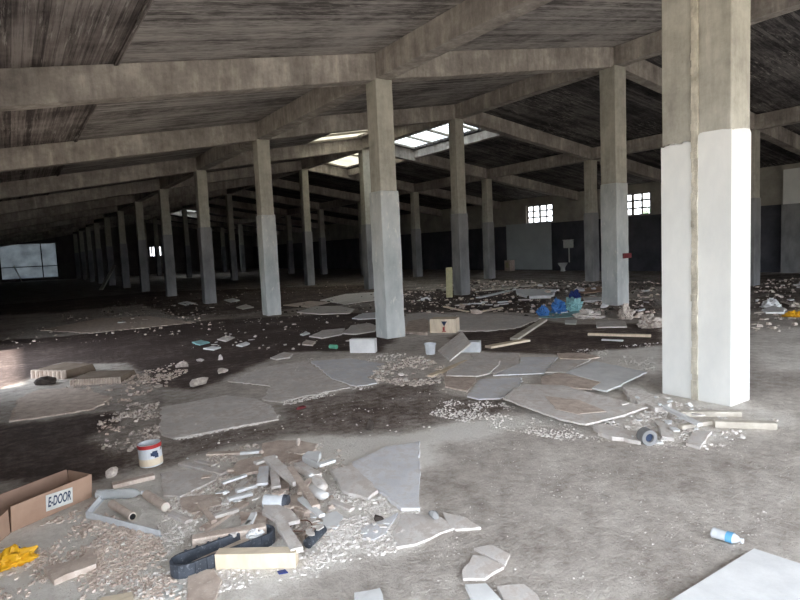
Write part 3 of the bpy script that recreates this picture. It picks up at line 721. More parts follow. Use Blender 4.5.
pa.z = pb.z = .03; mb = MB(); mb.bar(pa, pb, ww, .055); mb.build('plank_body', M['oldwood'], e, bevel=.004)
d = (pb-pa).normalized(); mb = MB(); mb.bar(pb+d*.001, pb+d*.004, ww*.65, .03); mb.build('hollow_shade', M['black'], e)  # black plate on the solid end paints the shade of the hollow
put([tuple(q)[:2] for q in oriented(pa, pb, ww)], .06)
plank('wooden_plank', 'short split plank left of the hollow plank at the column foot', 'plank', (680, 425), (716, 419), 6, .035, 'oldwood')
plank('wooden_plank', 'slim plank in the rubble left of the white column foot', 'plank', (663, 405), (700, 423), 5, .03, 'board_w')
# pipe ring
c = fl(650, 446); R_ = 8*depth_at(c)/F; d = Vector((-.45, -.89, 0)).normalized()
e = empty('pipe_collar', c, 'short grey pipe ring facing the camera, left of the white column', 'pipe')
mb = MB(); q0 = c+Vector((0, 0, R_)); q1 = q0-d*.09
mb.lathe(q0, q1, [(0, R_*.55), (0, R_), (1, R_), (1, R_*.55), (0, R_*.55)], 28); mb.build('ring', M['jacket_dark'], e)
mb = MB(); mb.lathe(q0-d*.02, q1, [(0, .0001), (0, R_*.54), (.9, R_*.54)], 24); mb.build('core_shade', M['ink'], e)  # dark plug paints the shade inside the ring
put([(c.x-.1, c.y-.1), (c.x+.1, c.y-.1), (c.x+.1, c.y+.1), (c.x-.1, c.y+.1)], R_*2)

# -- middle distance planks, film and boards
plank('wooden_plank', 'long thin plank pointing away toward the blue plastic bag', 'plank', (514, 338), (544, 319), 7, .04, 'oldwood')
plank('wooden_plank', 'thick pale plank at an angle, just behind the sheet pile', 'plank', (488, 346), (527, 339), 9, .035, 'wood')
plank('wooden_plank', 'long bright plank lying across the dark floor below the red-plated column', 'plank', (588, 333), (651, 334.5), 5, .04, 'wood')
plank('wooden_plank', 'short grey plank just in front of the long bright plank', 'plank', (602, 339), (623, 340), 4, .02, 'board_w')
slab('plasterboard_sheet', 'flat grey sheet in front of the red-plated column foot', 'sheet', [(596,321.5),(625,321),(627,326.5),(597,327)], .02, 'board')
slab('paper_sheet', 'small bright white rectangle on the dark floor before the blue bags', 'paper', [(565,320),(577,319.5),(576,324),(565,323.5)], .015, 'white', rag=0)
slab('plasterboard_sheet', 'broad dusty sheet spread behind the leaning grey board', 'sheet', [(458,331),(456,315),(500,314),(542,318),(516,328),(485,331)], .012, 'board', rag=.03, lift=.002)
slab('plasterboard_sheet', 'dusty sheet under the beige carton beside the pale-based column', 'sheet', [(403,330),(405,314),(428,312),(452,315),(452,334),(420,336)], .006, 'board', rag=.03, lift=-.004)
slab('plank_board', 'bluish boards stacked behind the dark floor patch, left of the blue bags', 'board', [(516,289),(556,289),(553,295.5),(530,296),(517,293)], .08, 'board_b')
plank('wooden_plank', 'long light plank lying far back before the white wall panel', 'plank', (484, 290), (541, 284), 5, .04, 'oldwood')
plank('wooden_plank', 'bluish plank right of the column with the yellowed board', 'plank', (478, 297), (511, 290), 5, .04, 'board_b')
slab('cardboard_piece', 'brown cardboard spread left of the red-plated column', 'cardboard', [(573,289),(602,286),(602,291),(583,293)], .03, 'card')
slab('plasterboard_sheet', 'narrow white sheet between brown cardboard and the white rubble', 'sheet', [(583,297.5),(603,297),(603,300),(585,300)], .04, 'board_w')
slab('plastic_sheet', 'pale cyan plastic sheet flat beneath the blue bags', 'sheet', [(538,317),(550,311),(580,311),(577,316),(556,318)], .008, 'cyan', rag=.02)
lump('plastic_bag', 'larger bright blue crumpled plastic bag', 'bag', 561, 306, 18, 14, 'blue', 61, deep=.8)
lump('plastic_bag', 'smaller blue crumpled bag left of the larger one', 'bag', 544, 311, 12, 10, 'blue', 62, deep=.8)
lump('plastic_bag', 'dark navy crumpled bag behind the bright blue one', 'bag', 576, 294, 13, 8, 'navy', 63, deep=.8)
lump('crumpled_sheet', 'pale crumpled sheet leaning right of the larger blue bag', 'sheet', 575, 304, 22, 14, 'cyan', 64, deep=.8)
lump('plaster_heap', 'white plaster heap left of the red-plated column foot', 'heap', 591, 314, 28, 8, 'chalk', 65)
lump('plaster_heap', 'grey plaster heap right of the red-plated column foot', 'heap', 628, 312, 14, 14, 'mortar', 66)
lump('plaster_heap', 'brownish rubble heap against the left of the white column', 'heap', 652, 321, 22, 13, 'mortar', 67)
lump('rubble_lump', 'brown stick-like lump on the dark floor behind the broad dusty sheet', 'rubble', 477, 311, 20, 5, 'tan', 68)
plank('wooden_batten', 'thin batten left of the brown lump behind the dusty sheet', 'batten', (444, 306), (468, 311), 3, .03, 'wood')
plank('wooden_batten', 'thin batten right of the brown lump behind the dusty sheet', 'batten', (480, 311), (502, 307), 3, .03, 'wood')
# right background
lump('plaster_heap', 'pale heap on the floor right of the white column, near the yellow bag', 'heap', 774, 303, 18, 9, 'board_w', 70)
slab('plasterboard_sheet', 'pale flat sheet in front of the heap right of the white column', 'sheet', [(762,309),(772,306),(785,308),(784,312),(766,312)], .03, 'board_w')
lump('plastic_bag', 'yellow-orange bag at the right edge, beyond the white column', 'bag', 796, 314, 15, 6, 'yellow', 71)
plank('wooden_plank', 'thin dark plank at the right edge behind the yellow bag', 'plank', (782, 301), (800, 306), 3, .03, 'oldwood')
# board leaning by the ridge column
c = fl(449.5, 297.5); h = 30*depth_at(c)/F; w = 6.5*depth_at(c)/F
dx2 = Vector((.83, -.55, 0)); mb = MB(); q0 = c-dx2*w/2; q1 = c+dx2*w/2; bk = Vector((.55, .83, 0))*.04; ln = Vector((.05, .03, 0))
mb.hexa([q0, q1, q1+bk, q0+bk], [q+ln+Vector((0, 0, h)) for q in (q0, q1, q1+bk, q0+bk)])
tag(mb.build('wooden_plank', M['yellow_wood'], bevel=.004), 'yellowed board standing upright against the ridge column', 'plank')
# red plate on column
mb = MB(); Xp, Yp = XB, rows[1]; mb.box(Xp-.02, Xp+.28, Yp-.265, Yp-.226, 1.12, 1.24)
tag(mb.build('metal_plate', M['darkred'], bevel=.004), 'small dull red plate fixed on the ridge column near the windows', 'plate')
# toilet with high cistern at the right wall
TX, TY = 24.4, 21.15
e = empty('toilet', (TX, TY, 0), 'white toilet with a raised cistern against the dark wall under the left window', 'toilet')
mb = MB(); mb.box(XD-.25, XD-.04, TY-.32, TY+.22, 1.22, 1.62); cist = mb.build('cistern', M['white'], e, bevel=.03)
mb = MB(); mb.box(XD-.27, XD-.03, TY-.34, TY+.24, 1.62, 1.66); mb.build('cistern_lid', M['white'], e, bevel=.01).parent = cist
mb = MB(); mb.tube((XD-.1, TY-.05, .45), (XD-.1, TY-.05, 1.22), .03); mb.build('flush_pipe', M['white'], e, smooth=False)
mb = MB(); prof = [(0, .001), (0, .13), (.25, .11), (.55, .13), (.85, .22), (1, .24), (1, .19), (.7, .12), (.6, .001)]
mb.lathe((TX, TY+.05, 0), (TX, TY+.05, .42), prof, 24); bowl = mb.build('bowl', M['white'], e, smooth=False)
mb = MB(); mb.lathe((TX, TY+.05, .42), (TX, TY+.05, .445), [(0, .16), (0, .25), (1, .25), (1, .16), (0, .16)], 24); mb.build('seat', M['white'], e).parent = bowl
# yellowish carton by the white panel
e = empty('carton', (24.3, 25.0, 0), 'small yellowish carton standing at the foot of the white wall panel', 'box')
mb = MB(); mb.box(24.1, 24.5, 24.85, 25.3, 0, .62); mb.build('carton_body', M['tan'], e, bevel=.01)
mb = MB(); mb.box(24.09, 24.098, 24.95, 25.2, .2, .5); mb.build('label', M['yellow_wood'], e)
# distant leftovers
plank('wooden_plank', 'plank propped diagonally between dark columns at far left', 'plank', (101, 289), (116, 285), 3, .06, 'oldwood', rise=(0, 1.3))
for k, (x, lb) in enumerate(((20, 'thin pole leaning against the milky gate at far left'),)):
    a = onY(22, 280, YE-3); a.z = 0; b = onY(14, 266, YE-.3); mb = MB(); mb.tube(a, b, .05, n=8); tag(mb.build('pole', M['oldwood']), lb, 'pole')

# -- foreground left: cardboard box with label
e_x, e_y = fl(15, 531), fl(92, 497)
A, B = Vector(e_x), Vector(e_y); d = (B-A).normalized(); back = Vector((-d.y, d.x, 0)); L = (B-A).length
e = empty('cardboard_box', A, 'open brown carton with a white printed label, at the left edge', 'box')
hb = 24*depth_at(B)/F; Wb = .22; t = .008; A0 = A-d*.02; lean = back*(-.02)
def wallp(p, q, h, mat, name, par, out=Vector((0, 0, 0))):
    n_ = (q-p).normalized().cross(U)*t
    mb = MB(); mb.hexa([p, q, q+n_, p+n_], [p+U*h+out, q+U*h+out, q+n_+U*h+out, p+n_+U*h+out]); return mb.build(name, M[mat], par, bevel=.001)
front = wallp(B, A0, hb, 'card', 'front_panel', e, lean)
wallp(B+back*Wb, B, hb, 'card', 'end_panel', e)
Lb = d*.62
wallp(A0-Lb*.0+back*Wb-d*.35, B+back*Wb, hb, 'card_in', 'back_panel', e, back*.03)
mb = MB(); mb.hexa([A0, B, B+back*Wb, A0+back*Wb-d*.35], [q+U*.006 for q in (A0, B, B+back*Wb, A0+back*Wb-d*.35)]); mb.build('base_panel', M['card_in'], e)
# torn left end: a flap bending out
mb = MB(); mb.hexa([A0-d*.01, A0-d*.01-back*.005, A0-d*.2-back*.12, A0-d*.2-back*.112], [A0-d*.01+U*hb*.9, A0-d*.01-back*.005+U*hb*.9, A0-d*.24-back*.14+U*hb*.75, A0-d*.24-back*.13+U*hb*.75])
mb.build('torn_flap', M['card'], e)
put([tuple(q)[:2] for q in (A0, B, B+back*Wb, A0+back*Wb)], hb)
# label plate and lettering
def on_front(x, y):          # photo point on the front panel plane
    dd = Vector(tuple(fw + cr*(x-400)/F - cu*(y-300)/F)); o_ = Vector((0, 0, H)); nn = (B-A).cross(U+lean/hb).normalized()
    tt = (A-o_).dot(nn)/dd.dot(nn); return o_+dd*tt
nf = (A-B).cross(U+lean/hb).normalized()
if nf.dot(Vector((0, 0, H))-A) < 0: nf = -nf
q = [on_front(*p)+nf*(t*.0+.002) for p in ((46, 511.5), (72.5, 502), (72, 487), (45.5, 495.5))]
off = nf*t if (front and True) else nf*0
# which side the panel thickness went to
qq = [v for v in q]
mb = MB(); mb.hexa(qq, [v+nf*.002 for v in qq]); lab = mb.build('paper_label', M['white'], e)
tcu = bpy.data.curves.new('label_text', 'FONT'); tcu.body = 'E-DOOR'; tcu.size = 1; tcu.extrude = .01; tcu.align_x = 'CENTER'; tcu.align_y = 'CENTER'; tcu.offset = .02
to = bpy.data.objects.new('printed_text', tcu); C.objects.link(to)
bpy.context.view_layer.update()
dg = bpy.context.evaluated_depsgraph_get(); me = bpy.data.meshes.new_from_object(to.evaluated_get(dg)); bpy.data.objects.remove(to)
tx = bpy.data.objects.new('printed_text', me); C.objects.link(tx); me.materials.clear(); me.materials.append(M['ink'])
ex = ((q[1]-q[0])+(q[2]-q[3])).normalized(); ey = nf.cross(ex).normalized(); lw = ((q[1]-q[0]).length+(q[2]-q[3]).length)/2; lh = (q[3]-q[0]).length
tw = max(v.co.x for v in me.vertices)-min(v.co.x for v in me.vertices); thh = max(v.co.y for v in me.vertices)-min(v.co.y for v in me.vertices)
cc = sum(q, Vector())/4+nf*.003; sx_, sy_ = lw*.86/tw, lh*.62/thh
for v in me.vertices: v.co = cc+ex*v.co.x*sx_+ey*v.co.y*sy_+nf*v.co.z*.05-e.location
tx.parent = lab; lab['label'] = 'white paper label'

# paint can
c = fl(151.5, 464); D_ = depth_at(c); rr = 11*D_/F; hh = 22*D_/F
e = empty('paint_can', c, 'paint can with a red rim and white and yellow label on the dark floor', 'can')
tl = Vector((-.03, .02, 1)).normalized(); seg = lambda a, b: (c+tl*hh*a, c+tl*hh*b)
mb = MB(); mb.lathe(*seg(0, 1), [(0, .001), (0, rr), (1, rr), (1, rr*.9), (.12, rr*.9), (.12, .001)], 28); mb.build('can_body', M['dirtwhite'], e)
mb = MB(); mb.lathe(*seg(.82, .99), [(0, rr*1.005), (0, rr*1.03), (1, rr*1.03), (1, rr*1.0)], 28); mb.build('red_rim', M['red'], e)
mb = MB(); mb.lathe(*seg(.05, .36), [(0, rr*1.003), (0, rr*1.015), (1, rr*1.015), (1, rr*1.003)], 28); mb.build('cream_band', M['wood'], e)
mb = MB(); cd = Vector((.1, -1, 0)).normalized(); 
for (u, v, s) in ((.25, .6, .02), (.32, .5, .015), (.1, .58, .012)):
    ang = math.atan2(-c.y, -c.x)+u*1.6; p_ = c+tl*hh*v+Vector((math.cos(ang), math.sin(ang), 0))*rr*1.01; tg = Vector((-math.sin(ang), math.cos(ang), 0))
    mb.hexa([p_-tg*s-tl*s, p_+tg*s-tl*s, p_+tg*s+tl*s, p_-tg*s+tl*s], [w_+Vector((math.cos(ang), math.sin(ang), 0))*.003 for w_ in (p_-tg*s-tl*s, p_+tg*s-tl*s, p_+tg*s+tl*s, p_-tg*s+tl*s)])
mb.build('printed_mark', M['ink'], e)
mb = MB(); pr_ = None
for i in range(12):
    an = math.pi*i/12; an2 = math.pi*(i+1)/12; side = Vector((.84, -.55, 0))
    f_ = lambda a_: c+tl*hh*.85+side*math.cos(a_)*rr*1.06+Vector((.55, .84, 0))*(-math.sin(a_)*rr*.35)+Vector((0, 0, -math.sin(a_)*rr*.9))
    mb.tube(f_(an), f_(an2), .003, n=6)
mb.build('wire_handle', M['rust'], e)
put([(c.x-rr, c.y-rr), (c.x+rr, c.y-rr), (c.x+rr, c.y+rr), (c.x-rr, c.y+rr)], hh)

# water bottle
def bottle(a, b, r, label, crush=1.0, cap='dirtwhite', body='pet', lab=None):
    e = empty('plastic_bottle', (a+b)/2, label, 'bottle'); z = Vector((0, 0, r*crush+.002)); a, b = a+z, b+z
    prof = [(0, .001), (0, r*.85), (.03, r)]
    for i in range(9): prof += [(.08+i*.065, r*(.93 if i % 2 else 1.0))]
    prof += [(.7, r), (.84, r*.75), (.92, r*.35), (.97, r*.33)]
    mb = MB(); mb.lathe(a, b, prof, 22)
    for i, v in enumerate(mb.v): mb.v[i] = (v[0], v[1], (v[2]-a.z)*crush+a.z)
    mb.build('bottle_body', M[body], e, smooth=True)
    mb = MB(); mb.tube(a+(b-a)*.96, a+(b-a)*1.04, r*.4, n=16); mb.build('cap', M[cap], e)
    if lab:
        mb = MB(); mb.lathe(a+(b-a)*.5, a+(b-a)*.72, [(0, r*1.0), (0, r*1.04), (1, r*1.04), (1, r*1.0)], 22)
        for i, v in enumerate(mb.v): mb.v[i] = (v[0], v[1], (v[2]-a.z)*crush+a.z)
        mb.build('blue_label', M[lab], e, smooth=False)
    put([tuple(q)[:2] for q in oriented(a-Vector((0, 0, 0)), b, r*2)], r*2)
bottle(fl(97, 500), fl(144, 498), .035, 'clear ribbed plastic bottle lying inside the bent white trim')
bottle(fl(712, 537), fl(742, 546), .034, 'small crushed bottle with light blue band, alone on the grey floor at right', .75, 'dirtwhite', 'dirtwhite', 'lblue')
# bent white trim
zt = .0; hT = 6.5*depth_at(fl(88, 515))/F
e = empty('bent_trim', fl(88, 518), 'white strip bent at a right angle around the clear bottle', 'trim strip')
pA, pB, pC, pD = fl(160, 537.5), fl(86, 518), fl(104, 497), fl(150, 487)
for nm, (p_, q_) in (('front_strip', (pA, pB)), ('side_strip', (pB, pC))):
    nn = (q_-p_).normalized().cross(U)*.006; lip = (q_-p_).normalized().cross(U)*-.03
    mb = MB(); mb.hexa([p_, q_, q_+nn, p_+nn], [v+U*hT for v in (p_, q_, q_+nn, p_+nn)])
    mb.hexa([p_, q_, q_+nn*3, p_+nn*3], [v+U*.004 for v in (p_, q_, q_+nn*3, p_+nn*3)]); mb.build(nm, M['dirtwhite'], e)
# cardboard tubes / boards inside
def roll(name, label, a, b, r, mat, hole='black', cat='tube', zoff=0):
    e = empty(name, (a+b)/2, label, cat); z = Vector((0, 0, r+.002+zoff)); a, b = a+z, b+z
    mb = MB(); mb.tube(a, b, r, r*.95, 20); mb.build('tube_body', M[mat], e, smooth=False)
    d_ = (b-a).normalized(); mb = MB(); mb.tube(b+d_*.0005, b+d_*.003, r*.72, n=18); mb.build('end_disc', M[hole], e)  # disc on the closed end; where black, it paints the shaded bore
    put([tuple(q)[:2] for q in oriented(a, b, r*2)], r*2); return e
roll('cardboard_tube', 'short beige cardboard tube inside the bent white trim', fl(112, 508), fl(133, 521), .026, 'tan')
roll('cardboard_tube', 'beige tube right of the clear bottle neck', fl(147, 499), fl(166, 512), .030, 'tan', 'oldwood')
plank('wooden_plank', 'dusty plank lying behind the clear bottle', 'plank', (112, 484), (154, 474), 8, .03, 'tan')
lump('plaster_fragment', 'crumbly lump between the carton and the dusty plank', 'fragment', 112, 473, 17, 9, 'mortar', 91)
# yellow packet
lump('plastic_packet', 'yellow plastic packet with a blue spot at the lower left edge', 'packet', 12, 560, 46, 15, 'yellow', 92, deep=.6)
p_ = fl(19, 562); lump('blue_spot_scrap', 'small blue scrap on the yellow packet', 'scrap', 19, 559, 6, 5, 'navy', 93)
slab('wooden_offcut', 'dull brown board offcut below the white trim, left foreground', 'board', [(43,567),(80,558),(93,547.5),(96,564),(54,580)], .03, 'tan', rag=.006)
slab('wooden_offcut', 'pale wooden board end cut by the bottom edge, left', 'board', [(96,602),(102,597),(132,591.5),(135,604),(100,612)], .03, 'wood', rag=0)
# -- heap in front centre-left
HP = 'broken boards in the front rubble heap'
HL = [('plasterboard_sheet', [(160,473),(190,469),(217,472.5),(215,480),(180,496.5),(163,495)], .012, 'board', 'flat grey sheet right of the beige tube, left side of the heap'),
 ('plasterboard_sheet', [(180,498),(220,493),(222,504),(192,513),(182,508)], .012, 'tan', 'tan flat piece under the diagonal slat, left in the heap'),
 ('plasterboard_sheet', [(262,443),(280,440),(298,440),(318,444),(310,456),(290,462),(262,456)], .015, 'tan', 'tan sheet at the back of the heap'),
 ('plasterboard_sheet', [(228,470),(240,460),(262,456),(280,462),(262,470),(240,474)], .02, 'tan', 'broken tan piece at the back left of the heap'),
 ('plasterboard_sheet', [(302,457),(308,451),(321,451.5),(317,462)], .05, 'board_w', 'small bright tilted sheet at the back of the heap'),
 ('plasterboard_sheet', [(188,571),(214,569),(222,580),(214,602),(186,602)], .012, 'tan', 'tan sheet under the dark tray, at the bottom edge'),
 ('plasterboard_sheet', [(240,512),(268,513),(266,520),(241,521)], .03, 'tan', 'short tan board above the white foam ball'),
 ('plasterboard_sheet', [(286,497),(299,494),(318,509),(304,512),(288,506)], .04, 'tan', 'tan board piece right of the white canister'),
 ('plasterboard_sheet', [(262,500),(290,508),(300,520),(282,524),(262,512)], .02, 'board', 'grey sheet under the white canister'),
 ('plasterboard_sheet', [(320,515),(336,511),(343,516),(336,528),(322,526)], .02, 'board_w', 'pale rounded piece right of the wire loop')]
for nm, px, th, mt, lb in HL: slab(nm, lb, 'sheet', px, th, mt, HP, rag=.006)
PL = [((181,462),(224,472),8,.02,'board','pale slat pointing right, at the left back of the heap'),((207,453),(254,451),7,.02,'tan','slat along the back edge of the dark damp floor'),
 ((246,479),(225,503),8,.02,'board','steep diagonal slat left of the white canister'),((245,501),(203,528),10,.02,'tan','long diagonal slat above the foam ball'),
 ((192,537),(266,524),11,.05,'tan','long tan board just behind the dark tray'),((264,466),(262,483),10,.02,'board_b','upright-looking grey slat, first of the row behind the canister'),
 ((274,466),(276,486),9,.02,'board','grey slat, second of the row behind the canister'),((284,470),(285,489),8,.02,'tan','tan slat, third of the row behind the canister'),
 ((268,456),(298,481),11,.03,'board','long curved-looking slat crossing behind the canister'),((290,466),(316,505),7,.03,'tan','long slat slanting down to the right of the canister'),
 ((298,462),(318,474),8,.03,'board','pale slat at the right shoulder of the heap'),((280,520),(297,548),11,.03,'board','grey slat slanting down to the pale wooden block'),
 ((300,497),(322,514),6,.02,'board_w','thin white slat right of the canister'),((236,490),(256,484),5,.02,'board_w','thin white strip left of the canister'),
 ((222,482),(246,474),5,.015,'board_w','thin white strip above the steep diagonal slat'),((200,503),(214,520),5,.02,'tan','narrow tan strip left of the long diagonal slat'),
 ((255,462),(276,455),6,.02,'board','short slat at the top of the heap'),((310,478),(300,492),6,.02,'tan','short tan slat left of the thick rolled mat'),
 ((318,520),(302,536),5,.02,'tan','short slat beside the black tube'),((232,534),(250,520),5,.02,'board','short grey slat leaning over the tan board')]
PL += [((196,460),(214,464),5,.015,'board','short slat tip between the two back-left slats'),((228,498),(252,492),6,.02,'board_w','short white slat above the long diagonal slat'),
 ((214,515),(238,508),6,.02,'board','grey slat lying across the left middle of the heap'),((254,512),(246,528),6,.02,'board_w','small white slat over the long tan board'),
 ((318,464),(334,459),6,.02,'board_w','white strip at the upper right tip of the heap'),((330,500),(352,508),7,.02,'board','grey slat in the white rubble right of the heap'),
 ((170,512),(188,520),6,.02,'board','grey slat right of the bent white trim'),((240,452),(262,450),5,.02,'board_w','thin white strip on the back edge of the heap')]
for a, b, w, th, mt, lb in PL: plank('broken_board', lb, 'board', a, b, w, th, mt, HP)
def padded(label, pts, r, mat, z):
    P = [fl(x, y, z)+Vector((0, 0, r)) for x, y in pts]; mb = MB(); n = 14; vs = []; K = len(P)
    for k in range(K):
        d = (P[min(k+1, K-1)]-P[max(k-1, 0)]).normalized(); sd = d.cross(U).normalized(); rr = r*(.45 if k in (0, K-1) else 1)
        vs += [P[k]+sd*math.cos(2*math.pi*i/n)*rr*1.25+U*math.sin(2*math.pi*i/n)*rr*.75 for i in range(n)]
    fs = [tuple(range(n-1, -1, -1)), tuple(range((K-1)*n, K*n))]
    for k in range(K-1): fs += [(k*n+i, k*n+(i+1) % n, (k+1)*n+(i+1) % n, (k+1)*n+i) for i in range(n)]
    mb.add(vs, fs); o = mb.build('padding_roll', M[mat], smooth=True); return tag(o, label, 'roll')
padded('thick pale padded strip curving down the right side of the heap', [(296,471), (299,473), (309,478), (318,486), (322,492), (324,495)], .034, 'board', .03)
padded('short bright padded end at the right side of the heap, below the curved one', [(311,491), (313,493), (319,498), (324,501), (326,502)], .032, 'board_w', .02)
lump('plaster_fragment', 'small upright broken knob at the back of the heap', 'fragment', 299, 443, 6, 9, 'mortar', 95)
c0, c1 = fl(265, 506, .03), fl(284, 506, .03); 
e = empty('white_canister', (c0+c1)/2, 'white round canister with a dark open end on the heap', 'canister'); r_ = 8*depth_at(c0)/F
zc = rest([tuple(c0)[:2], tuple(c1)[:2], (c1.x, c1.y+.05)])+r_+.002; c0.z = c1.z = zc
mb = MB(); mb.tube(c0, c1, r_, n=24); mb.build('canister_body', M['dirtwhite'], e)
dd_ = (c1-c0).normalized(); mb = MB(); mb.tube(c1, c1+dd_*.03, r_*.98, r_*.9, 24); mb.build('dark_end', M['rubber'], e)
put([(c0.x-.03, c0.y-.05), (c1.x+.03, c1.y-.05), (c1.x, c1.y+.06), (c0.x, c0.y+.06)], zc+r_)
roll('black_tube', 'short dark grey tube lying right of the wooden block', fl(308, 549), fl(323, 534), .028, 'rubber', 'black')
lump('foam_ball', 'round white foam lump behind the dark tray', 'foam', 208, 541, 15, 10, 'chalk', 96)
# wire loop
c = fl(299, 526, .05); z0 = rest([(c.x, c.y), (c.x+.02, c.y), (c.x, c.y+.02)])+.01; mb = MB()
for i in range(26):
    a0 = i/26*2*math.pi*1.05; a1 = (i+1)/26*2*math.pi*1.05; f_ = lambda a_: Vector((c.x+.075*math.cos(a_), c.y+.06*math.sin(a_), z0+.012+.01*math.sin(2*a_)))
    mb.tube(f_(a0), f_(a1), .0035, n=6)
tag(mb.build('wire_loop', M['rust']), 'thin rusty wire loop lying on the heap left of the black tube', 'wire')
# dark tray: rounded long ring with inner board
def tray():
    p1, p2 = fl(186, 572), fl(262, 543); d_ = (p2-p1).normalized(); s = Vector((-d_.y, d_.x, 0)); Wd = .075; L_ = (p2-p1).length
    e = empty('plastic_tray', (p1+p2)/2, 'long dark grey plastic frame with rounded ends, half behind the wooden block', 'frame')
    path = []
    for i in range(9): a_ = math.pi/2+math.pi*i/8; path.append(p1+d_*math.cos(a_)*Wd+s*math.sin(a_)*Wd)
    for i in range(9): a_ = -math.pi/2+math.pi*i/8; path.append(p2+d_*math.cos(a_)*Wd+s*math.sin(a_)*Wd)
    n = len(path); cen = (p1+p2)/2; outer = path; 
    inn = []
    for i in range(9): a_ = math.pi/2+math.pi*i/8; inn.append(p1+d_*math.cos(a_)*Wd*.78+s*math.sin(a_)*Wd*.78)
    for i in range(9): a_ = -math.pi/2+math.pi*i/8; inn.append(p2+d_*math.cos(a_)*Wd*.78+s*math.sin(a_)*Wd*.78)
    z0, z1 = .003, .075; vs = [v+U*z0 for v in outer]+[v+U*z1 for v in outer]+[v+U*z1 for v in inn]+[v+U*z0 for v in inn]; fs = []
    for k in range(4):
        for i in range(n): fs.append((k*n+i, k*n+(i+1) % n, ((k+1) % 4)*n+(i+1) % n, ((k+1) % 4)*n+i))
    mb = MB(); mb.add(vs, fs); mb.build('ring_wall', M['rubber'], e, bevel=.004)
    mb = MB()
    for i in range(7):
        for sg in (-1, 1):
            q_ = p1+d_*L_*(i+.5)/7+s*sg*Wd*1.0; mb.bar(q_+U*.0, q_+U*.078, .012, .012, tuple(d_))
    mb.build('ribs', M['rubber'], e)
    q0_, q1_ = p1+d_*.04, p2-d_*.06; mb = MB(); mb.bar(q0_+U*.02, q1_+U*.045, .05, .02); mb.build('inner_strip', M['tan'], e)
    put([tuple(q)[:2] for q in (p1-s*Wd, p2-s*Wd, p2+s*Wd, p1+s*Wd)], .075)
    q_ = p2-d_*.05; o = crumple('crumpled_foil', .045, .04, .03, 'board_w', 99, (q_.x, q_.y, .05)); tag(o, 'crumpled pale foil lying in the right end of the dark frame', 'foil')
tray()
a, b = fl(215.5, 570), fl(296, 568.5); ring = oriented(a, b, .07); hh = 16*depth_at(a)/F; put([tuple(q)[:2] for q in ring], hh)
mb = MB(); mb.hexa(ring, [q+U*hh for q in ring]); tag(mb.build('wooden_block', M['wood'], bevel=.003), 'pale rectangular wooden block in front of the dark frame', 'block')
lump('dark_clod', 'dark reddish clod alone on the damp floor patch, centre', 'clod', 371, 425, 11, 10, 'darkrub', 111)
lump('brick_piece', 'flat reddish smear of brick on the damp floor patch', 'brick', 301, 408, 14, 3, 'darkred', 112)
slab('blue_scrap', 'tiny blue scrap at the foot of the pale wooden block', 'scrap', [(277,571),(285,569),(288,572),(279,573.5)], .006, 'navy', rag=0)
slab('paper_scrap', 'torn white paper below the dark frame, bottom left', 'paper', [(160,590),(172,583),(184,585),(178,597),(166,602)], .004, 'white', rag=.003)
# centre front sheets
CF = [([(420,441),(420,475),(420,508),(401,508),(382,492),(355,476),(352,462),(368,454),(386,446)],.022,'board_b','bluish-white sheet with a straight dark right edge, centre front'),
 ([(392,533),(402,513),(441,517),(454,528),(430,538),(415,544),(396,547)],.012,'board','beige-grey sheet right of the small bluish piece, centre front'),
 ([(360,528),(382,520),(398,512),(386,533),(374,539),(363,538)],.012,'board_b','small bluish piece between rubble and the beige-grey sheet'),
 ([(443,512),(465,517),(481,527),(470,528),(456,529),(446,520)],.014,'board','pointed sheet piece at the right tip of the front debris'),
 ([(462,570),(473,555),(485,556),(504,566.5),(485,578),(463,578)],.014,'board','five-sided sheet, left of the pair at bottom centre'),
 ([(474,548),(491,544),(510,554),(505,565),(488,556)],.012,'board','rounded sheet piece behind the five-sided one, bottom centre'),
 ([(465,584),(486,583),(503,601),(503,612),(480,612)],.018,'board_w','white sheet piece cut by the bottom edge, below the five-sided one'),
 ([(497,586),(524,584),(538,595),(545,612),(510,612),(504,600)],.014,'board','grey sheet piece cut by the bottom edge, rightmost of its cluster'),
 ([(354,592),(380,588.5),(384,604),(358,610)],.04,'board_w','pale block end at the bottom edge, centre left'),
 ([(330,470),(352,464),(378,490),(368,498),(342,490)],.02,'board','rough crumbling sheet left of the bluish-white one')]
for px, th, mt, lb in CF: slab('plasterboard_sheet', lb, 'sheet', px, th, mt, 'sheet pieces in the centre foreground', rag=.006)
lump('stone', 'dark grey stone lying on the small bluish piece', 'stone', 380, 518, 12, 7, 'darkrub', 101)
lump('stone', 'dark grey stone between the beige-grey sheet and the pointed piece', 'stone', 436, 517, 15, 8, 'jacket_dark', 102)
# big white board, bottom right
slab('foam_board', 'large smooth white board in the bottom right corner', 'board', [(754,548),(668,601),(640,622),(760,690),(900,640),(860,584),(800,563)], .03, 'board_w', rag=0)

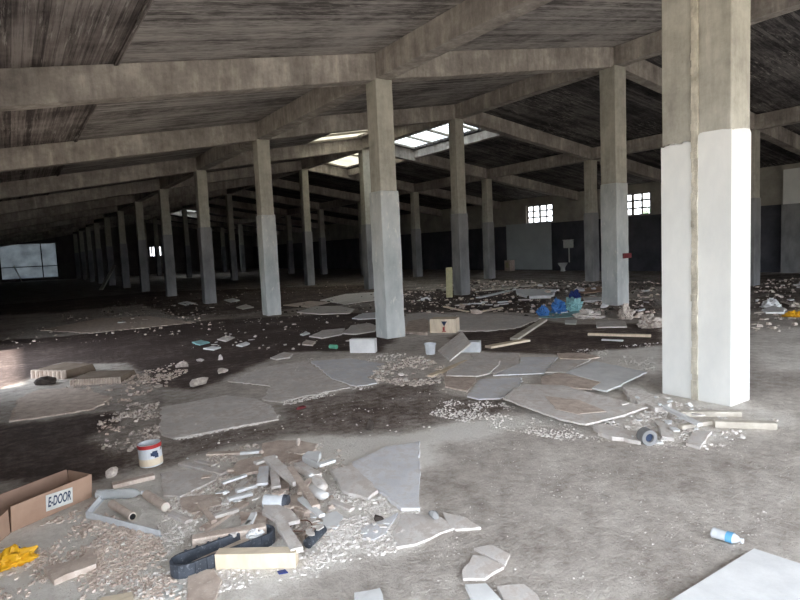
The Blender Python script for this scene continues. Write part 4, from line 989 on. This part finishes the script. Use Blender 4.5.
# ------------------------------------------------------------------ scattered pieces
def in_px(poly, r):
    xs = [p[0] for p in poly]; ys = [p[1] for p in poly]
    while True:
        x, y = r.uniform(min(xs), max(xs)), r.uniform(min(ys), max(ys))
        if inpoly(np.array([x]), np.array([y]), poly)[0]: return x, y
colxy = [(x_, y_) for x_ in (XA, XB, XC) for y_ in rows[1:6]]+[(5.6, 3.1), (5.6, 2.9), (5.6, 3.3)]
def chips(name, label, poly, n, smin, smax, mat, seed, mound=0.0):
    """uncountable crumbs of one kind over one patch, a single mesh"""
    r = random.Random(seed); mb = MB()
    wp = [tuple(fl(*p))[:2] for p in poly]
    xs = [p[0] for p in wp]; ys = [p[1] for p in wp]; A_ = 0; k = 0; tries = 0
    X = np.random.default_rng(seed).uniform(min(xs), max(xs), n*12); Y = np.random.default_rng(seed+1).uniform(min(ys), max(ys), n*12)
    keep = inpoly(X, Y, wp)
    for cx_, cy_ in colxy: keep &= ~((abs(X-cx_) < .32) & (abs(Y-cy_) < .32))
    X, Y = X[keep][:n*3], Y[keep][:n*3]
    clump = np.sin(X*5+seed)+np.sin(Y*6.1+seed*2)+.8*np.sin(X*13+Y*9)+.7*np.sin(Y*17-X*11); o_ = np.argsort(-clump+np.random.default_rng(seed).normal(0, .9, len(X)))[:n]
    for i in o_:
        x, y = X[i], Y[i]; s = smin+(smax-smin)*r.random()**4; a = r.uniform(0, math.pi); 
        ex, ey = s*r.uniform(.4, .75), s*r.uniform(.3, .6); hz = s*r.uniform(.15, .45)
        ca, sa = math.cos(a), math.sin(a); z = 0.0
        t1, t2 = r.uniform(-.3, .3), r.uniform(-.3, .3); nn = r.choice((4, 5))
        ring = [(math.cos(2*math.pi*j/nn+r.uniform(-.35, .35))*ex, math.sin(2*math.pi*j/nn+r.uniform(-.35, .35))*ey) for j in range(nn)]
        P = lambda u, v, w: (x+u*ca-v*sa, y+u*sa+v*ca, z+w)
        mb.hexa([P(u, v, 0) for u, v in ring], [P(u*.8, v*.8, hz+u*t1+v*t2) for u, v in ring])
    return tag(mb.build(name, M[mat]), label, 'rubble', kind='stuff')
chips('plaster_crumbs', 'white plaster crumbs strewn over the left foreground', [(100,600),(60,560),(100,540),(150,535),(170,500),(250,470),(330,500),(420,512),(400,550),(330,575),(250,585),(200,600)], 8000, .003, .026, 'chalk', 11)
chips('brown_crumbs', 'brownish crumbs and chips across the bottom left corner', [(-20,600),(-20,540),(40,525),(90,505),(160,540),(180,600)], 7000, .003, .030, 'tan', 12)
chips('plaster_crumbs', 'white crumbs right of the wooden block, centre foreground', [(296,560),(300,540),(340,520),(390,510),(420,512),(395,552),(350,562)], 4500, .003, .032, 'chalk', 13)
chips('plaster_crumbs', 'tan crumbs among the slats of the front heap', [(170,470),(250,445),(340,440),(350,500),(330,540),(200,545),(165,520)], 5000, .004, .036, 'mortar', 14)
chips('plaster_crumbs', 'crumbly mound between the pale sheets and the stacked sheets', [(365,378),(385,362),(420,356),(446,368),(445,386),(400,386)], 1500, .008, .07, 'mortar', 15)
chips('plaster_crumbs', 'crumbs along the front of the sheet pile', [(440,395),(500,402),(560,422),(600,432),(640,445),(560,440),(480,425),(430,415)], 2600, .003, .026, 'chalk', 16)
chips('plaster_crumbs', 'crumbs around the foot of the white column', [(600,424),(640,390),(668,400),(740,410),(790,425),(710,450),(650,448)], 1500, .005, .045, 'board', 17)
chips('plaster_crumbs', 'fine crumbs scattered on the grey floor at front right', [(420,440),(600,440),(790,430),(790,520),(640,600),(400,600)], 2600, .002, .011, 'chalk', 18)
chips('plaster_crumbs', 'rubble strip on the left behind the grey sheet', [(60,388),(120,378),(185,360),(192,370),(150,392),(110,410),(140,440),(90,440),(105,410)], 1200, .006, .055, 'tan', 19)
chips('plaster_crumbs', 'rubble far left in the dark, beyond the mats', [(-20,345),(60,312),(200,308),(240,330),(120,340),(0,350)], 500, .01, .07, 'tan', 20)
chips('plaster_crumbs', 'grey litter around the second and pale-based near columns', [(180,345),(250,318),(380,300),(380,345),(300,352),(200,352)], 220, .01, .08, 'mortar', 21)
chips('plaster_crumbs', 'litter across the far middle floor before the windowed wall', [(400,290),(480,280),(660,282),(660,322),(560,318),(400,312)], 1500, .02, .13, 'tan', 22)
chips('plaster_crumbs', 'white litter before the windowed wall', [(400,296),(480,282),(660,284),(662,318),(560,316),(420,306)], 260, .02, .12, 'board', 23)
chips('plaster_crumbs', 'litter right of the white column', [(752,280),(860,276),(860,330),(752,332)], 700, .02, .12, 'mortar', 24)
chips('plaster_crumbs', 'dusty crumbs on the light floor patch left of the white column', [(570,350),(664,342),(664,378),(640,372),(600,360)], 500, .006, .03, 'chalk', 25)
chips('plaster_crumbs', 'sparse crumbs on the dark central floor', [(110,450),(280,410),(440,388),(520,410),(400,435),(200,458)], 260, .004, .025, 'chalk', 26)
chips('plaster_crumbs', 'white crumb drift along the front of the bluish-white sheet', [(322,480),(350,476),(385,488),(420,505),(420,514),(370,512),(330,505)], 1600, .005, .03, 'chalk', 31)
chips('plaster_crumbs', 'white crumbled line along the front edge of the grey sheet behind the can', [(165,432),(200,424),(279,413),(283,420),(230,430),(175,441)], 1300, .005, .03, 'chalk', 32)
chips('plaster_crumbs', 'white crumbled line along the front of the wide pale sheets', [(282,400),(330,390),(378,379),(380,386),(340,394),(284,406)], 700, .005, .03, 'chalk', 33)
chips('plaster_crumbs', 'rubble between the two left sheets and the paint can', [(95,440),(120,405),(158,400),(160,440),(110,462)], 900, .006, .045, 'mortar', 34)
chips('plaster_crumbs', 'grey rubble on the pale sheets before the white block', [(270,372),(310,358),(400,352),(420,358),(380,366),(300,376)], 900, .005, .035, 'board', 35)
chips('dark_litter', 'dark litter strewn across the far middle floor', [(400,300),(480,280),(660,282),(660,318),(500,318)], 600, .03, .16, 'darkrub', 27)
chips('dark_litter', 'dark litter between the near columns at left', [(100,305),(300,285),(380,285),(380,310),(250,325),(110,325)], 900, .02, .12, 'darkrub', 28)
chips('plaster_crumbs', 'pale specks on the distant dark floor at left', [(100,300),(300,280),(420,276),(420,300),(250,315),(110,315)], 250, .02, .08, 'tan', 29)

# countable broken pieces, each its own object
zones = [
 ([(185,455),(330,450),(335,520),(200,530)], 30, .03, .10, ('tan', 'board', 'board_w', 'mortar'), 'broken board piece mixed into the front heap', 'loose broken pieces in the front heap'),
 ([(300,515),(395,505),(380,545),(305,560)], 34, .03, .08, ('chalk', 'board_w', 'chalk'), 'white plaster chunk right of the black tube', 'white chunks right of the black tube'),
 ([(100,600),(150,545),(200,590)], 14, .02, .05, ('tan', 'mortar', 'chalk'), 'small plaster chip between the white trim and the paper scrap', 'chips below the white trim'),
 ([(370,378),(390,362),(440,362),(440,384)], 30, .05, .14, ('mortar', 'tan', 'chalk'), 'mortar clod on the mound left of the stacked sheets', 'clods on the crumbly mound'),
 ([(605,430),(640,392),(700,415),(705,440),(640,445)], 26, .05, .13, ('chalk', 'board', 'board_w'), 'plaster chunk in the rubble before the white column', 'chunks before the white column'),
 ([(130,375),(185,362),(170,395),(120,410)], 16, .06, .15, ('mortar', 'tan'), 'mortar clod in the strip behind the grey sheet', 'clods behind the grey sheet'),
 ([(200,345),(250,325),(300,335),(300,350)], 14, .06, .14, ('board', 'chalk'), 'loose pale chip on the dark floor behind the second near column', 'chips on the dark left floor'),
 ([(400,304),(480,286),(655,286),(655,318),(560,316)], 60, .12, .42, ('board', 'board_b', 'mortar', 'tan', 'board_w'), 'broken board piece strewn on the floor before the windowed wall', 'board pieces before the windowed wall'),
 ([(755,285),(850,282),(850,325),(755,328)], 22, .1, .35, ('board', 'mortar', 'board_b'), 'board piece strewn beyond the white column on the right', 'board pieces right of the white column'),
 ([(60,318),(200,300),(250,312),(150,332)], 20, .08, .22, ('mortar', 'board'), 'dim scrap on the far left floor behind the long dusty sheet', 'scraps on the far left floor'),
]
zr = random.Random(77)
for poly, n, s0, s1, mats, lb, gr in zones:
    protos = []
    for i in range(n):
        x, y = in_px(poly, zr); p = fl(x, y); s = zr.uniform(s0, s1); flat = zr.random() < .65; mt = zr.choice(mats)
        if i < 9:
            if flat:
                r = random.Random(i*7+n); k = r.choice((4, 5, 6)); ring = [(math.cos(2*math.pi*j/k+r.uniform(-.3, .3)), math.sin(2*math.pi*j/k+r.uniform(-.3, .3))*r.uniform(.35, .8)) for j in range(k)]
                ring = ragged(ring, .04, .4, r); me = bpy.data.meshes.new('board_fragment'); mb = MB(); mb.hexa([(a*.5, b*.5, 0) for a, b in ring], [(a*.49, b*.49, .10) for a, b in ring])
                o = mb.build('plaster_fragment', M[mt], origin=False)
            else: o = rock_mesh('plaster_fragment', .45, .35, .3, mt, i*3+n, (0, 0, 0))
            protos.append(o)
        else:
            o = zr.choice(protos[:9]).copy(); C.objects.link(o)
        z = rest([(p.x-s*.3, p.y-s*.3), (p.x+s*.3, p.y-s*.3), (p.x+s*.3, p.y+s*.3), (p.x-s*.3, p.y+s*.3)])
        z = z if z < .12 else 0.0
        o.location = (p.x, p.y, z+.001); o.scale = (s, s*.9, s*.8); o.rotation_euler = (0, 0, zr.uniform(0, 6.28))
        tag(o, lb, 'fragment', gr)

# tree outside the right-hand window
e = empty('tree', (30.0, 19.6, 0), 'green tree seen through the window nearer the white column', 'tree')
mb = MB(); mb.tube((30, 19.6, -.05), (30, 19.6, 2.2), .12, .07, 10); mb.build('trunk', M['rust'], e)
mb = MB(); tr = random.Random(4)
for i in range(900):
    v = Vector((tr.gauss(0, 1), tr.gauss(0, 1), tr.gauss(0, .8))).normalized()*tr.uniform(.4, 1)**.5; c = Vector((30, 19.6, 2.5))+Vector((v.x*.8, v.y*.8, v.z*.75)); a = Vector((tr.gauss(0, 1), tr.gauss(0, 1), tr.gauss(0, 1))).normalized()*.1; b = a.cross(v+Vector((.01, 0, 0))).normalized()*.05
    mb.add([c-a, c+b, c+a, c-b], [(0, 1, 2, 3)])
mb.build('foliage', M['leaf'], e)

# ------------------------------------------------------------------ light
W = bpy.data.worlds.new('sky'); S.world = W; W.use_nodes = True; nt = W.node_tree; bg = nt.nodes['Background']
tc = N(nt, 'ShaderNodeTexCoord'); sp = N(nt, 'ShaderNodeSeparateXYZ'); nt.links.new(tc.outputs['Generated'], sp.inputs[0])
c = ramp(nt, sp.outputs['Z'], [(.0, (.90, .95, 1.02)), (.5, (.87, .94, 1.03)), (1, (.82, .92, 1.05))])
nt.links.new(c, bg.inputs['Color']); bg.inputs['Strength'].default_value = 2.0
sl = bpy.data.lights.new('sun', 'SUN'); sl.energy = 5; sl.angle = math.radians(6); sl.color = (1, .97, .92)
so = bpy.data.objects.new('sun', sl); C.objects.link(so); so.rotation_euler = Vector((math.cos(math.radians(61)), .05, -math.sin(math.radians(61)))).to_track_quat('-Z', 'Y').to_euler()
vs = S.view_settings; vs.view_transform = 'Standard'; vs.look = 'None'; vs.gamma = 1; vs.use_curve_mapping = False; vs.exposure = 1.98
S.cycles.max_bounces = 10; S.cycles.diffuse_bounces = 6; S.cycles.transparent_max_bounces = 12
